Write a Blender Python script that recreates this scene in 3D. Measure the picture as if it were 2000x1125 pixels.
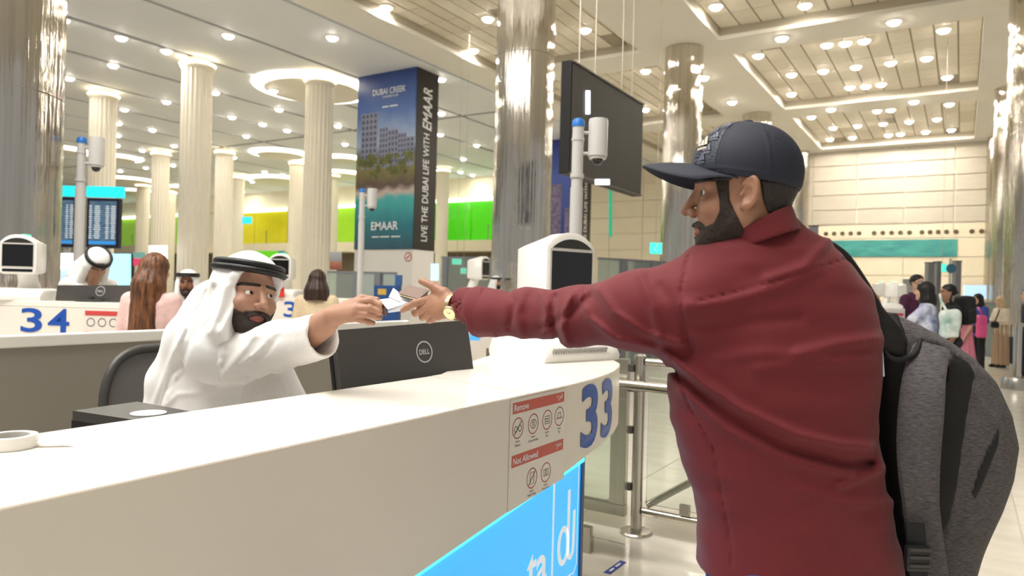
import bpy, bmesh, math, random
import numpy as np
from mathutils import Vector, Matrix

for _o in list(bpy.data.objects):
    bpy.data.objects.remove(_o, do_unlink=True)
SC = bpy.context.scene
COL = SC.collection
random.seed(7)
RNG = np.random.default_rng(7)

# ------------------------------------------------------------------ camera
FPX = 1400.0                       # focal length in pixels of the 2000 x 1125 frame
EYE = np.array([0.0, 0.0, 1.45])
YAW = math.radians(32.1)
ROLL = math.radians(1.5)
RT = np.array([math.cos(YAW), math.sin(YAW), 0.0])       # level right
FW = np.array([-math.sin(YAW), math.cos(YAW), 0.0])      # forward
UP = np.array([0.0, 0.0, 1.0])
CR = RT * math.cos(ROLL) + UP * math.sin(ROLL)
CU = UP * math.cos(ROLL) - RT * math.sin(ROLL)
cam_data = bpy.data.cameras.new('camera')
cam = bpy.data.objects.new('camera', cam_data)
COL.objects.link(cam)
cam_data.sensor_width = 36.0
cam_data.lens = 36.0 * FPX / 2000.0
cam_data.clip_end = 400.0
cam_data.dof.use_dof = True
cam_data.dof.focus_distance = 2.0
cam_data.dof.aperture_fstop = 4.5
cam.matrix_world = Matrix(((CR[0], CU[0], -FW[0], EYE[0]), (CR[1], CU[1], -FW[1], EYE[1]),
                           (CR[2], CU[2], -FW[2], EYE[2]), (0, 0, 0, 1)))
SC.camera = cam

# ------------------------------------------------------------------ world, large lights, exposure
world = bpy.data.worlds.new('hall_ambience')
SC.world = world
world.use_nodes = True
_bg = world.node_tree.nodes['Background']
_bg.inputs[0].default_value = (1.0, 0.98, 0.95, 1)
_bg.inputs[1].default_value = 0.42
SC.view_settings.view_transform = 'Standard'
SC.view_settings.look = 'None'
SC.view_settings.gamma = 1.0
SC.view_settings.use_curve_mapping = False
SC.view_settings.exposure = -0.08
try:
    SC.cycles.use_denoising = True
    SC.cycles.max_bounces = 7
    SC.cycles.sample_clamp_indirect = 6.0
except Exception:
    pass


def area_light(name, x, y, z, sx, sy, power, col=(1, 0.97, 0.925)):
    l = bpy.data.lights.new(name, 'AREA')
    l.shape = 'RECTANGLE'
    l.size, l.size_y = sx, sy
    l.energy = power
    l.color = col
    o = bpy.data.objects.new(name, l)
    o.location = (x, y, z)
    COL.objects.link(o)
    return o


# unseen area lights added in place of the downlight rows overhead (the coffered ceiling runs on over the camera)
area_light('overhead_fill_light', -3.0, 8.2, 9.5, 6.0, 7.0, 1550)
area_light('overhead_fill_light', -3.0, -1.3, 9.5, 6.0, 7.0, 1550)
area_light('overhead_fill_light', -11.6, 8.2, 9.5, 5.0, 7.0, 1150)
area_light('overhead_fill_light', -11.6, -1.3, 9.5, 5.0, 7.0, 900)


# ------------------------------------------------------------------ pixel helpers
def W(px, py, d):
    return EYE + CR * ((px - 1000.0) / FPX * d) + CU * ((562.5 - py) / FPX * d) + FW * d


def GZ(px, py, z):
    v = CR * ((px - 1000.0) / FPX) + CU * ((562.5 - py) / FPX) + FW
    return EYE + v * ((z - EYE[2]) / v[2])


def GY(px, py, y):
    v = CR * ((px - 1000.0) / FPX) + CU * ((562.5 - py) / FPX) + FW
    return EYE + v * ((y - EYE[1]) / v[1])


def GX(px, py, x):
    v = CR * ((px - 1000.0) / FPX) + CU * ((562.5 - py) / FPX) + FW
    return EYE + v * ((x - EYE[0]) / v[0])


def PJ(p):
    q = p - EYE
    d = q @ FW
    d = np.where(np.abs(d) < 1e-6, 1e-6, d)
    return 1000.0 + FPX * (q @ CR) / d, 562.5 - FPX * (q @ CU) / d, d


def CV(x, d, z):
    return RT * x + FW * d + UP * z


def nrm(v):
    v = np.asarray(v, float)
    return v / np.linalg.norm(v)


# ------------------------------------------------------------------ materials
def lin(c):
    return tuple(((v / 255.0) / 12.92 if v / 255.0 <= 0.04045 else ((v / 255.0 + 0.055) / 1.055) ** 2.4) for v in c)


MATS = {}


def mat(name, rgb=(200, 200, 200), rough=0.5, metal=0.0, var=0.0, vscale=8.0, vstretch=(1, 1, 1), bump=0.0,
        bscale=60.0, bstretch=(1, 1, 1), emit=0.0, ecol=None, trans=0.0, ior=1.45, coat=0.0, sheen=0.0, sss=0.0, col2=None, alpha=1.0, bdist=0.01):
    if name in MATS:
        return MATS[name]
    m = bpy.data.materials.new(name)
    m.use_nodes = True
    nt = m.node_tree
    b = nt.nodes['Principled BSDF']
    c = lin(rgb)
    b.inputs['Base Color'].default_value = (*c, 1)
    b.inputs['Roughness'].default_value = rough
    b.inputs['Metallic'].default_value = metal
    b.inputs['IOR'].default_value = ior
    b.inputs['Transmission Weight'].default_value = trans
    b.inputs['Coat Weight'].default_value = coat
    b.inputs['Sheen Weight'].default_value = sheen
    b.inputs['Alpha'].default_value = alpha
    if sss:
        b.inputs['Subsurface Weight'].default_value = sss
        b.inputs['Subsurface Radius'].default_value = (0.012, 0.005, 0.003)
        b.inputs['Subsurface Scale'].default_value = 0.6
    if emit:
        b.inputs['Emission Color'].default_value = (*(lin(ecol) if ecol else c), 1)
        b.inputs['Emission Strength'].default_value = emit
    tc = None
    if var or bump or col2:
        tc = nt.nodes.new('ShaderNodeTexCoord')
    if var or col2:
        mp = nt.nodes.new('ShaderNodeMapping')
        mp.inputs['Scale'].default_value = vstretch
        nt.links.new(tc.outputs['Object'], mp.inputs['Vector'])
        nz = nt.nodes.new('ShaderNodeTexNoise')
        nz.inputs['Scale'].default_value = vscale
        nz.inputs['Detail'].default_value = 4
        nt.links.new(mp.outputs[0], nz.inputs['Vector'])
        rp = nt.nodes.new('ShaderNodeValToRGB')
        rp.color_ramp.elements[0].position = 0.32
        rp.color_ramp.elements[1].position = 0.68
        c2 = lin(col2) if col2 else c
        lo = tuple(v * (1 - var) for v in c)
        hi = tuple(min(1, v * (1 + var)) for v in c2)
        rp.color_ramp.elements[0].color = (*lo, 1)
        rp.color_ramp.elements[1].color = (*hi, 1)
        nt.links.new(nz.outputs['Fac'], rp.inputs['Fac'])
        nt.links.new(rp.outputs[0], b.inputs['Base Color'])
    if bump:
        mp2 = nt.nodes.new('ShaderNodeMapping')
        mp2.inputs['Scale'].default_value = bstretch
        nt.links.new(tc.outputs['Object'], mp2.inputs['Vector'])
        n2 = nt.nodes.new('ShaderNodeTexNoise')
        n2.inputs['Scale'].default_value = bscale
        n2.inputs['Detail'].default_value = 3
        nt.links.new(mp2.outputs[0], n2.inputs['Vector'])
        bp = nt.nodes.new('ShaderNodeBump')
        bp.inputs['Strength'].default_value = bump
        bp.inputs['Distance'].default_value = bdist
        nt.links.new(n2.outputs['Fac'], bp.inputs['Height'])
        nt.links.new(bp.outputs[0], b.inputs['Normal'])
    MATS[name] = m
    return m


def glass_mat(name, rgb=(225, 238, 232), amount=0.82):
    if name in MATS:
        return MATS[name]
    m = bpy.data.materials.new(name)
    m.use_nodes = True
    nt = m.node_tree
    nt.nodes.remove(nt.nodes['Principled BSDF'])
    out = nt.nodes['Material Output']
    t = nt.nodes.new('ShaderNodeBsdfTransparent')
    t.inputs[0].default_value = (*lin(rgb), 1)
    g = nt.nodes.new('ShaderNodeBsdfGlossy')
    g.inputs['Roughness'].default_value = 0.03
    d = nt.nodes.new('ShaderNodeBsdfDiffuse')
    d.inputs[0].default_value = (*lin((215, 222, 218)), 1)
    fr = nt.nodes.new('ShaderNodeFresnel')
    fr.inputs[0].default_value = 1.45
    m1 = nt.nodes.new('ShaderNodeMixShader')
    nt.links.new(fr.outputs[0], m1.inputs[0])
    nt.links.new(t.outputs[0], m1.inputs[1])
    nt.links.new(g.outputs[0], m1.inputs[2])
    m2 = nt.nodes.new('ShaderNodeMixShader')
    m2.inputs[0].default_value = 1 - amount
    nt.links.new(m1.outputs[0], m2.inputs[1])
    nt.links.new(d.outputs[0], m2.inputs[2])
    nt.links.new(m2.outputs[0], out.inputs[0])
    MATS[name] = m
    return m


# ------------------------------------------------------------------ mesh builder
def rotz(a):
    c, s = math.cos(a), math.sin(a)
    return np.array([[c, -s, 0], [s, c, 0], [0, 0, 1.0]])


def basis(x, y, z):
    return np.array([x, y, z], float).T      # columns


def frame_dir(d, up=(0, 0, 1)):
    """columns x,y,z with z along d"""
    z = nrm(d)
    u = np.asarray(up, float)
    if abs(np.dot(z, u)) > 0.98:
        u = np.array([1.0, 0, 0])
    x = nrm(np.cross(u, z))
    y = np.cross(z, x)
    return basis(x, y, z)


class MB:
    def __init__(self):
        self.v, self.f, self.m = [], [], []

    def add(self, verts, faces, mi=0):
        o = len(self.v)
        self.v += [tuple(map(float, p)) for p in verts]
        self.f += [tuple(int(i) + o for i in f) for f in faces]
        self.m += [mi] * len(faces)
        return self

    def box(self, c, s, R=None, mi=0, bev=0.0):
        c = np.asarray(c, float)
        h = np.asarray(s, float) / 2
        if bev <= 0:
            p = np.array([[x, y, z] for x in (-1, 1) for y in (-1, 1) for z in (-1, 1)], float) * h
            f = [(0, 1, 3, 2), (4, 6, 7, 5), (0, 4, 5, 1), (2, 3, 7, 6), (0, 2, 6, 4), (1, 5, 7, 3)]
        else:
            bm = bmesh.new()
            bmesh.ops.create_cube(bm, size=1.0)
            for v in bm.verts:
                v.co = Vector((v.co.x * s[0], v.co.y * s[1], v.co.z * s[2]))
            bmesh.ops.bevel(bm, geom=list(bm.edges), offset=bev, segments=2, profile=0.6, affect='EDGES')
            bm.verts.index_update()
            p = np.array([v.co[:] for v in bm.verts])
            f = [[v.index for v in fc.verts] for fc in bm.faces]
            bm.free()
        if R is not None:
            p = p @ np.asarray(R).T
        return self.add(p + c, f, mi)

    def cyl(self, a, b, r, r2=None, n=16, mi=0, cap=True):
        a, b = np.asarray(a, float), np.asarray(b, float)
        r2 = r if r2 is None else r2
        R = frame_dir(b - a)
        t = np.linspace(0, 2 * math.pi, n, endpoint=False)
        ring = np.stack([np.cos(t), np.sin(t), 0 * t], 1) @ R.T
        p = np.concatenate([a + ring * r, b + ring * r2])
        f = [(i, (i + 1) % n, n + (i + 1) % n, n + i) for i in range(n)]
        if cap:
            f += [tuple(range(n - 1, -1, -1)), tuple(range(n, 2 * n))]
        return self.add(p, f, mi)

    def lathe(self, prof, c=(0, 0, 0), n=32, mi=0, R=None, sx=1, sy=1):
        c = np.asarray(c, float)
        P = []
        for r, z in prof:
            for i in range(n):
                t = 2 * math.pi * i / n
                P.append((r * math.cos(t) * sx, r * math.sin(t) * sy, z))
        P = np.array(P)
        if R is not None:
            P = P @ np.asarray(R).T
        f = []
        for k in range(len(prof) - 1):
            for i in range(n):
                j = (i + 1) % n
                f.append((k * n + i, k * n + j, (k + 1) * n + j, (k + 1) * n + i))
        f += [tuple(range(n - 1, -1, -1)), tuple((len(prof) - 1) * n + i for i in range(n))]
        return self.add(P + c, f, mi)

    def tube(self, pts, r, n=10, mi=0, closed=False, flat=1.0, upv=(0, 0, 1)):
        pts = [np.asarray(p, float) for p in pts]
        N = len(pts)
        rr = r if hasattr(r, '__len__') else [r] * N
        P = []
        for i in range(N):
            a = pts[(i - 1) % N] if (closed or i > 0) else pts[i]
            b = pts[(i + 1) % N] if (closed or i < N - 1) else pts[i]
            R = frame_dir(b - a, upv)
            for k in range(n):
                t = 2 * math.pi * k / n
                P.append(pts[i] + R @ np.array([math.cos(t) * rr[i] * flat, math.sin(t) * rr[i], 0]))
        f = []
        for i in range(N if closed else N - 1):
            i2 = (i + 1) % N
            for k in range(n):
                k2 = (k + 1) % n
                f.append((i * n + k, i * n + k2, i2 * n + k2, i2 * n + k))
        if not closed:
            f += [tuple(range(n - 1, -1, -1)), tuple((N - 1) * n + k for k in range(n))]
        return self.add(P, f, mi)

    def prism(self, poly, o, ex, ey, ez, depth, mi=0):
        """polygon (list of 2D) in plane (ex,ey) at origin o, extruded along ez by depth"""
        o, ex, ey, ez = [np.asarray(q, float) for q in (o, ex, ey, ez)]
        n = len(poly)
        a = [o + ex * x + ey * y for x, y in poly]
        b = [p + ez * depth for p in a]
        f = [(i, (i + 1) % n, n + (i + 1) % n, n + i) for i in range(n)]
        f += [tuple(range(n - 1, -1, -1)), tuple(range(n, 2 * n))]
        return self.add(a + b, f, mi)

    def quad(self, pts, th=0.0, mi=0):
        pts = [np.asarray(p, float) for p in pts]
        if th <= 0:
            return self.add(pts, [tuple(range(len(pts)))], mi)
        n = nrm(np.cross(pts[1] - pts[0], pts[2] - pts[0]))
        k = len(pts)
        q = [p + n * th for p in pts]
        f = [tuple(range(k - 1, -1, -1)), tuple(range(k, 2 * k))] + [(i, (i + 1) % k, k + (i + 1) % k, k + i) for i in range(k)]
        return self.add(pts + q, f, mi)

    def mesh(self, name, mats, smooth=False, org=None):
        me = bpy.data.meshes.new(name)
        v = self.v
        if org is not None:
            v = [(a - org[0], b - org[1], c - org[2]) for a, b, c in v]
        me.from_pydata(v, [], self.f)
        if not isinstance(mats, (list, tuple)):
            mats = [mats]
        for m in mats:
            me.materials.append(m)
        if len(mats) > 1:
            me.polygons.foreach_set('material_index', self.m)
        bm = bmesh.new()
        bm.from_mesh(me)
        bmesh.ops.recalc_face_normals(bm, faces=bm.faces)
        bm.to_mesh(me)
        bm.free()
        if smooth:
            smooth_by_angle(me, smooth if not isinstance(smooth, bool) else 40)
        me.update()
        return me


def smooth_by_angle(me, deg):
    me.polygons.foreach_set('use_smooth', [True] * len(me.polygons))
    if deg >= 180:
        return
    bm = bmesh.new()
    bm.from_mesh(me)
    lim = math.radians(deg)
    for e in bm.edges:
        if len(e.link_faces) == 2 and e.calc_face_angle(0) > lim:
            e.smooth = False
    bm.to_mesh(me)
    bm.free()


def tag(o, label=None, cat=None, group=None, kind=None):
    if label:
        o['label'] = label
    if cat:
        o['category'] = cat
    if group:
        o['group'] = group
    if kind:
        o['kind'] = kind
    return o


def link(name, me, parent=None):
    o = bpy.data.objects.new(name, me)
    COL.objects.link(o)
    if parent is not None:
        o.parent = parent
    return o


def thing(name, label, cat, loc=(0, 0, 0), rz=0.0, group=None, kind=None):
    o = bpy.data.objects.new(name, None)
    o.empty_display_size = 0.1
    COL.objects.link(o)
    o.location = tuple(map(float, loc))
    o.rotation_euler = (0, 0, rz)
    o['_loc'] = [float(q) for q in loc]
    return tag(o, label, cat, group, kind)


def gloc(o):
    """world location of an unrotated thing (or of a part built in world coordinates)"""
    t = np.zeros(3)
    while o is not None:
        t = t + np.array(o.location[:])
        o = o.parent
    return t


def part(name, mb, m, parent, smooth=False, world=False):
    me = mb.mesh(name, m, smooth, gloc(parent) if world else None)
    return link(name, me, parent)


def solo(name, mb, m, label, cat, group=None, kind=None, smooth=False, org=None):
    """a thing that is one mesh; geometry in world coordinates, origin at org"""
    me = mb.mesh(name, m, smooth, org)
    o = link(name, me)
    if org is not None:
        o.location = tuple(map(float, org))
    return tag(o, label, cat, group, kind)


def struct(name, mb, m, label=None, smooth=False):
    return tag(link(name, mb.mesh(name, m, smooth)), label, None, None, 'structure')


def copy_tree(o, parent=None):
    c = o.copy()
    COL.objects.link(c)
    if parent is not None:
        c.parent = parent
    for ch in list(o.children):
        copy_tree(ch, c)
    return c


# ------------------------------------------------------------------ lettering
_TXT = {}


def text_geo(s, bold=0.0, shear=0.0):
    k = (s, bold, shear)
    if k in _TXT:
        return _TXT[k]
    cu = bpy.data.curves.new('lettering', 'FONT')
    cu.body = s
    cu.size = 1.0
    cu.offset = bold
    cu.shear = shear
    cu.resolution_u = 5
    ob = bpy.data.objects.new('lettering', cu)
    COL.objects.link(ob)
    dg = bpy.context.evaluated_depsgraph_get()
    dg.update()
    me = bpy.data.meshes.new_from_object(ob.evaluated_get(dg))
    v = np.array([p.co[:] for p in me.vertices]) if len(me.vertices) else np.zeros((0, 3))
    f = [tuple(p.vertices) for p in me.polygons]
    bpy.data.objects.remove(ob)
    bpy.data.curves.remove(cu)
    bpy.data.meshes.remove(me)
    if len(v):
        v = v[:, :2]
        lo, hi = v.min(0), v.max(0)
        asp = (hi[0] - lo[0]) / max(1e-6, hi[1] - lo[1])
        v = (v - lo) / np.maximum(hi - lo, 1e-6)
    else:
        asp = 1
    _TXT[k] = (v, f, asp)
    return _TXT[k]


def put_text(mb, s, o, ex, ey, w=None, h=None, bold=0.0, mi=0, shear=0.0, fn=None, lift=None):
    """text filling the box w x h whose lower-left corner is o"""
    v, f, asp = text_geo(s, bold, shear)
    if not len(v):
        return
    if w is None:
        w = h * asp
    if h is None:
        h = w / asp
    if fn is not None:
        P = [fn(o[0] + a * w, o[1] + b * h) for a, b in v]
    else:
        o, ex, ey = [np.asarray(q, float) for q in (o, ex, ey)]
        P = [o + ex * (a * w) + ey * (b * h) for a, b in v]
    mb.add(P, f, mi)


def stroke(mb, pts, width, o, ex, ey, mi=0, fn=None, closed=False):
    """flat ribbon along a 2D polyline"""
    pts = [np.asarray(p, float) for p in pts]
    n = len(pts)
    L, Rr = [], []
    for i in range(n):
        a = pts[(i - 1) % n] if (closed or i > 0) else pts[i]
        b = pts[(i + 1) % n] if (closed or i < n - 1) else pts[i]
        t = b - a
        t = t / max(1e-9, np.linalg.norm(t))
        q = np.array([-t[1], t[0]]) * width / 2
        L.append(pts[i] + q)
        Rr.append(pts[i] - q)
    if fn is None:
        o, ex, ey = [np.asarray(q, float) for q in (o, ex, ey)]
        fn = lambda x, y: o + ex * x + ey * y
    P = [fn(*p) for p in L] + [fn(*p) for p in Rr]
    f = [(i, (i + 1) % n, n + (i + 1) % n, n + i) for i in range(n if closed else n - 1)]
    mb.add(P, f, mi)


def circ(cx, cy, r, n=24, ry=None):
    ry = r if ry is None else ry
    return [(cx + r * math.cos(2 * math.pi * i / n), cy + ry * math.sin(2 * math.pi * i / n)) for i in range(n)]


# ------------------------------------------------------------------ implicit surfaces
def smin(a, b, k):
    h = np.clip(0.5 + 0.5 * (b - a) / k, 0, 1)
    return b + (a - b) * h - k * h * (1 - h)


def smax(a, b, k):
    return -smin(-a, -b, k)


def sph(p, c, r):
    return np.linalg.norm(p - np.asarray(c), axis=1) - r


def ell(p, c, r, R=None):
    q = p - np.asarray(c, float)
    if R is not None:
        q = q @ np.asarray(R)
    r = np.asarray(r, float)
    k0 = np.linalg.norm(q / r, axis=1)
    k1 = np.linalg.norm(q / (r * r), axis=1)
    return k0 * (k0 - 1.0) / np.maximum(k1, 1e-9)


def rc(p, a, b, ra, rb):
    a, b = np.asarray(a, float), np.asarray(b, float)
    ba = b - a
    h = np.clip(((p - a) @ ba) / np.dot(ba, ba), 0, 1)
    return np.linalg.norm(p - a - h[:, None] * ba, axis=1) - (ra + (rb - ra) * h)


def chain(p, pts, rs, k=0.01):
    d = None
    for i in range(len(pts) - 1):
        e = rc(p, pts[i], pts[i + 1], rs[i], rs[i + 1])
        d = e if d is None else smin(d, e, k)
    return d


def rbox(p, c, h, r, R=None):
    q = p - np.asarray(c, float)
    if R is not None:
        q = q @ np.asarray(R)
    q = np.abs(q) - (np.asarray(h, float) - r)
    return np.linalg.norm(np.maximum(q, 0), axis=1) + np.minimum(q.max(1), 0) - r


def poly2(x, y, pts):
    """signed distance to a 2D polygon"""
    d = np.full(x.shape, 1e9)
    s = np.ones(x.shape)
    n = len(pts)
    for i in range(n):
        ax, ay = pts[i]
        bx, by = pts[i - 1]
        ex, ey = bx - ax, by - ay
        wx, wy = x - ax, y - ay
        t = np.clip((wx * ex + wy * ey) / (ex * ex + ey * ey), 0, 1)
        d = np.minimum(d, (wx - ex * t) ** 2 + (wy - ey * t) ** 2)
        c1, c2, c3 = y >= ay, y < by, ex * wy > ey * wx
        fl = (c1 & c2 & c3) | (~c1 & ~c2 & ~c3)
        s = np.where(fl, -s, s)
    return s * np.sqrt(d)


def seg2(x, y, pts):
    d = np.full(x.shape, 1e9)
    for (ax, ay), (bx, by) in zip(pts[:-1], pts[1:]):
        ex, ey = bx - ax, by - ay
        t = np.clip(((x - ax) * ex + (y - ay) * ey) / (ex * ex + ey * ey), 0, 1)
        d = np.minimum(d, np.hypot(x - ax - ex * t, y - ay - ey * t))
    return d


_NOI = RNG.random((32, 32, 32)).astype(np.float32)


def vnoise(p, s):
    q = p * s
    i = np.floor(q).astype(int)
    f = q - i
    f = f * f * (3 - 2 * f)
    o = 0
    for dx in (0, 1):
        for dy in (0, 1):
            for dz in (0, 1):
                w = (f[:, 0] if dx else 1 - f[:, 0]) * (f[:, 1] if dy else 1 - f[:, 1]) * (f[:, 2] if dz else 1 - f[:, 2])
                o = o + w * _NOI[(i[:, 0] + dx) & 31, (i[:, 1] + dy) & 31, (i[:, 2] + dz) & 31]
    return o - 0.5


def sdf_mesh(fn, lo, hi, h, B=8, slack=1.7):
    """surface nets on the sparse blocks round the zero level; returns verts, quads"""
    lo = np.asarray(lo, float)
    hi = np.asarray(hi, float)
    nb = np.maximum(1, np.ceil((hi - lo) / (h * B)).astype(int))
    g = np.stack(np.meshgrid(*[np.arange(k) for k in nb], indexing='ij'), -1).reshape(-1, 3)
    ctr = lo + (g + 0.5) * (h * B)
    dv = np.concatenate([fn(ctr[i:i + 60000]) for i in range(0, len(ctr), 60000)])
    act = g[np.abs(dv) < h * B * 0.87 * slack + h]
    if not len(act):
        return np.zeros((0, 3)), np.zeros((0, 4), int)
    L = np.stack(np.meshgrid(*[np.arange(B + 1)] * 3, indexing='ij'), -1).reshape(-1, 3)
    N = nb * B + 2
    VK, VP, FQ = [], [], []
    cr = [(i, j, k) for i in (0, 1) for j in (0, 1) for k in (0, 1)]
    ed = [(a, b) for a in range(8) for b in range(a + 1, 8) if sum(abs(cr[a][q] - cr[b][q]) for q in range(3)) == 1]
    CA = np.array(cr, float)
    for s in range(0, len(act), 400):
        A = act[s:s + 400]
        G = (A[:, None, :] * B + L[None]).reshape(-1, 3)
        V = fn(lo + G * h).reshape(len(A), B + 1, B + 1, B + 1)
        S = V < 0
        C = np.stack([V[:, i:i + B, j:j + B, k:k + B] for i, j, k in cr], -1)
        cs = C < 0
        cnt = cs.sum(-1)
        w = np.argwhere((cnt > 0) & (cnt < 8))
        if not len(w):
            continue
        cv = C[w[:, 0], w[:, 1], w[:, 2], w[:, 3]]
        acc = np.zeros((len(w), 3))
        num = np.zeros(len(w))
        for a, b in ed:
            x = (cv[:, a] < 0) != (cv[:, b] < 0)
            t = np.where(x, cv[:, a] / np.where(x, cv[:, a] - cv[:, b], 1), 0)
            acc += np.where(x[:, None], CA[a] + (CA[b] - CA[a]) * t[:, None], 0)
            num += x
        gi = A[w[:, 0]] * B + w[:, 1:]
        VK.append((gi[:, 0] * N[1] + gi[:, 1]) * N[2] + gi[:, 2])
        VP.append(lo + (gi + acc / num[:, None]) * h)
        for ax in range(3):
            sl = [slice(0, B)] * 3
            s2 = list(sl)
            s2[ax] = slice(1, B + 1)
            X = S[(slice(None), *sl)] != S[(slice(None), *s2)]
            e = np.argwhere(X)
            if not len(e):
                continue
            gi = A[e[:, 0]] * B + e[:, 1:]
            neg = S[e[:, 0], e[:, 1], e[:, 2], e[:, 3]]
            u, v = [(1, 2), (2, 0), (0, 1)][ax]
            off = []
            for du, dv_ in ((1, 1), (0, 1), (0, 0), (1, 0)):
                q = gi.copy()
                q[:, u] -= du
                q[:, v] -= dv_
                off.append((q[:, 0] * N[1] + q[:, 1]) * N[2] + q[:, 2])
            Q = np.stack(off, 1)
            Q[~neg] = Q[~neg][:, ::-1]
            FQ.append(Q)
    if not VK:
        return np.zeros((0, 3)), np.zeros((0, 4), int)
    VK = np.concatenate(VK)
    VP = np.concatenate(VP)
    od = np.argsort(VK)
    VK, VP = VK[od], VP[od]
    FQ = np.concatenate(FQ)
    ix = np.searchsorted(VK, FQ)
    ix = np.minimum(ix, len(VK) - 1)
    ok = (VK[ix] == FQ).all(1)
    return VP, ix[ok]


def np_mesh(name, V, Q, mats, mi=None, org=None):
    me = bpy.data.meshes.new(name)
    if org is not None:
        V = V - np.asarray(org)
    n = len(Q)
    me.vertices.add(len(V))
    me.vertices.foreach_set('co', V.astype(np.float32).ravel())
    me.loops.add(n * 4)
    me.loops.foreach_set('vertex_index', Q.astype(np.int32).ravel())
    me.polygons.add(n)
    me.polygons.foreach_set('loop_start', np.arange(0, n * 4, 4, dtype=np.int32))
    if not isinstance(mats, (list, tuple)):
        mats = [mats]
    for m in mats:
        me.materials.append(m)
    if mi is not None:
        me.polygons.foreach_set('material_index', mi.astype(np.int32))
    me.polygons.foreach_set('use_smooth', np.ones(n, bool))
    me.update(calc_edges=True)
    me.validate()
    return me


def sdf_part(name, fn, lo, hi, h, m, parent, mi=None, B=8, slack=1.5):
    V, Q = sdf_mesh(fn, lo, hi, h, B, slack)
    mid = mi(V[Q].mean(1)) if (mi is not None and len(Q)) else None
    return link(name, np_mesh(name, V, Q, m, mid, gloc(parent)), parent)

# ================================================================== THE SETTING
ZC = 9.15          # ceiling height
YB = 41.3          # far wall
m_floor = mat('pale_stone_floor', (212, 206, 193), rough=0.16, var=0.06, vscale=1.6)
m_tile = mat('pale_stone_tile', (218, 212, 198), rough=0.14, var=0.07, vscale=2.2, vstretch=(1, 3, 1))
m_ceil = mat('cream_ceiling_paint', (238, 234, 224), rough=0.7, var=0.03, vscale=0.6)
m_pan = [mat('ceiling_panel_a', (236, 228, 210), rough=0.6, var=0.03, vscale=3),
         mat('ceiling_panel_b', (229, 220, 202), rough=0.6, var=0.03, vscale=3),
         mat('ceiling_panel_c', (220, 210, 190), rough=0.6, var=0.03, vscale=3)]
m_gap = mat('dark_shadow_gap', (34, 31, 29), rough=0.8)
m_white = mat('white_ceiling_board', (232, 234, 236), rough=0.6, var=0.02, vscale=0.5)
m_cream = mat('cream_wall_panel', (233, 222, 197), rough=0.45, var=0.03, vscale=1)
m_greyp = mat('grey_wall_panel', (196, 188, 172), rough=0.4, var=0.04, vscale=1.5, vstretch=(1, 1, 6))
m_joint = mat('wall_joint', (226, 219, 204), rough=0.7)

# floor: slab and the near stone tiles
struct('floor', MB().box((-40, 17, -0.06), (120, 62, 0.11)), m_floor, 'pale polished stone floor of the arrivals hall')
FLOOR = bpy.data.objects['floor']
_t = MB().box((0, 0, 0), (1.192, 1.192, 0.008), bev=0.0015).mesh('stone_tile', m_tile)
for i in range(-2, 8):
    for j in range(0, 17):
        o = link('stone_tile', _t, FLOOR)
        o.location = (i * 1.2 - 0.25, j * 1.2 + 0.3, -0.001)

# ceiling: bands between the coffers, boarded ceiling on the far side
CY = [(-5.2, 2.7), (4.3, 12.2), (13.8, 21.7), (23.2, 31.2), (32.7, 40.5)]
CXS = [(-14.4, -8.9), (-6.4, 0.35)]
mb = MB()


def slab(x0, x1, y0, y1, z0=ZC, z1=ZC + 0.12):
    mb.box(((x0 + x1) / 2, (y0 + y1) / 2, (z0 + z1) / 2), (x1 - x0, y1 - y0, z1 - z0))


slab(0.35, 16, -12, YB)
slab(-8.9, -6.4, -12, YB)
slab(-15.75, -14.4, -12, YB)
ys = [-12] + [v for c in CY for v in c] + [YB]
for x0, x1 in CXS:
    for k in range(0, len(ys), 2):
        slab(x0, x1, ys[k], ys[k + 1])
CEIL = struct('ceiling', mb, m_ceil, 'cream plaster ceiling with square coffers')
# shadow gap backing and long boards of the left ceiling
backing = link('backing', MB().box((-56, 14.5, ZC + 0.3), (80.5, 53.6, 0.05)).mesh('backing', m_gap), CEIL)
xb = [-15.85 - 3.4 * k for k in range(24)]
for k in range(23):
    for (y0, y1) in ((-12, 26.0), (26.25, YB)):
        b = MB().box(((xb[k] + xb[k + 1]) / 2, (y0 + y1) / 2, ZC + 0.05), (3.4 - (0.26 if k else 0.1), y1 - y0, 0.1))
        link('ceiling_board', b.mesh('ceiling_board', m_white), CEIL)
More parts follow.
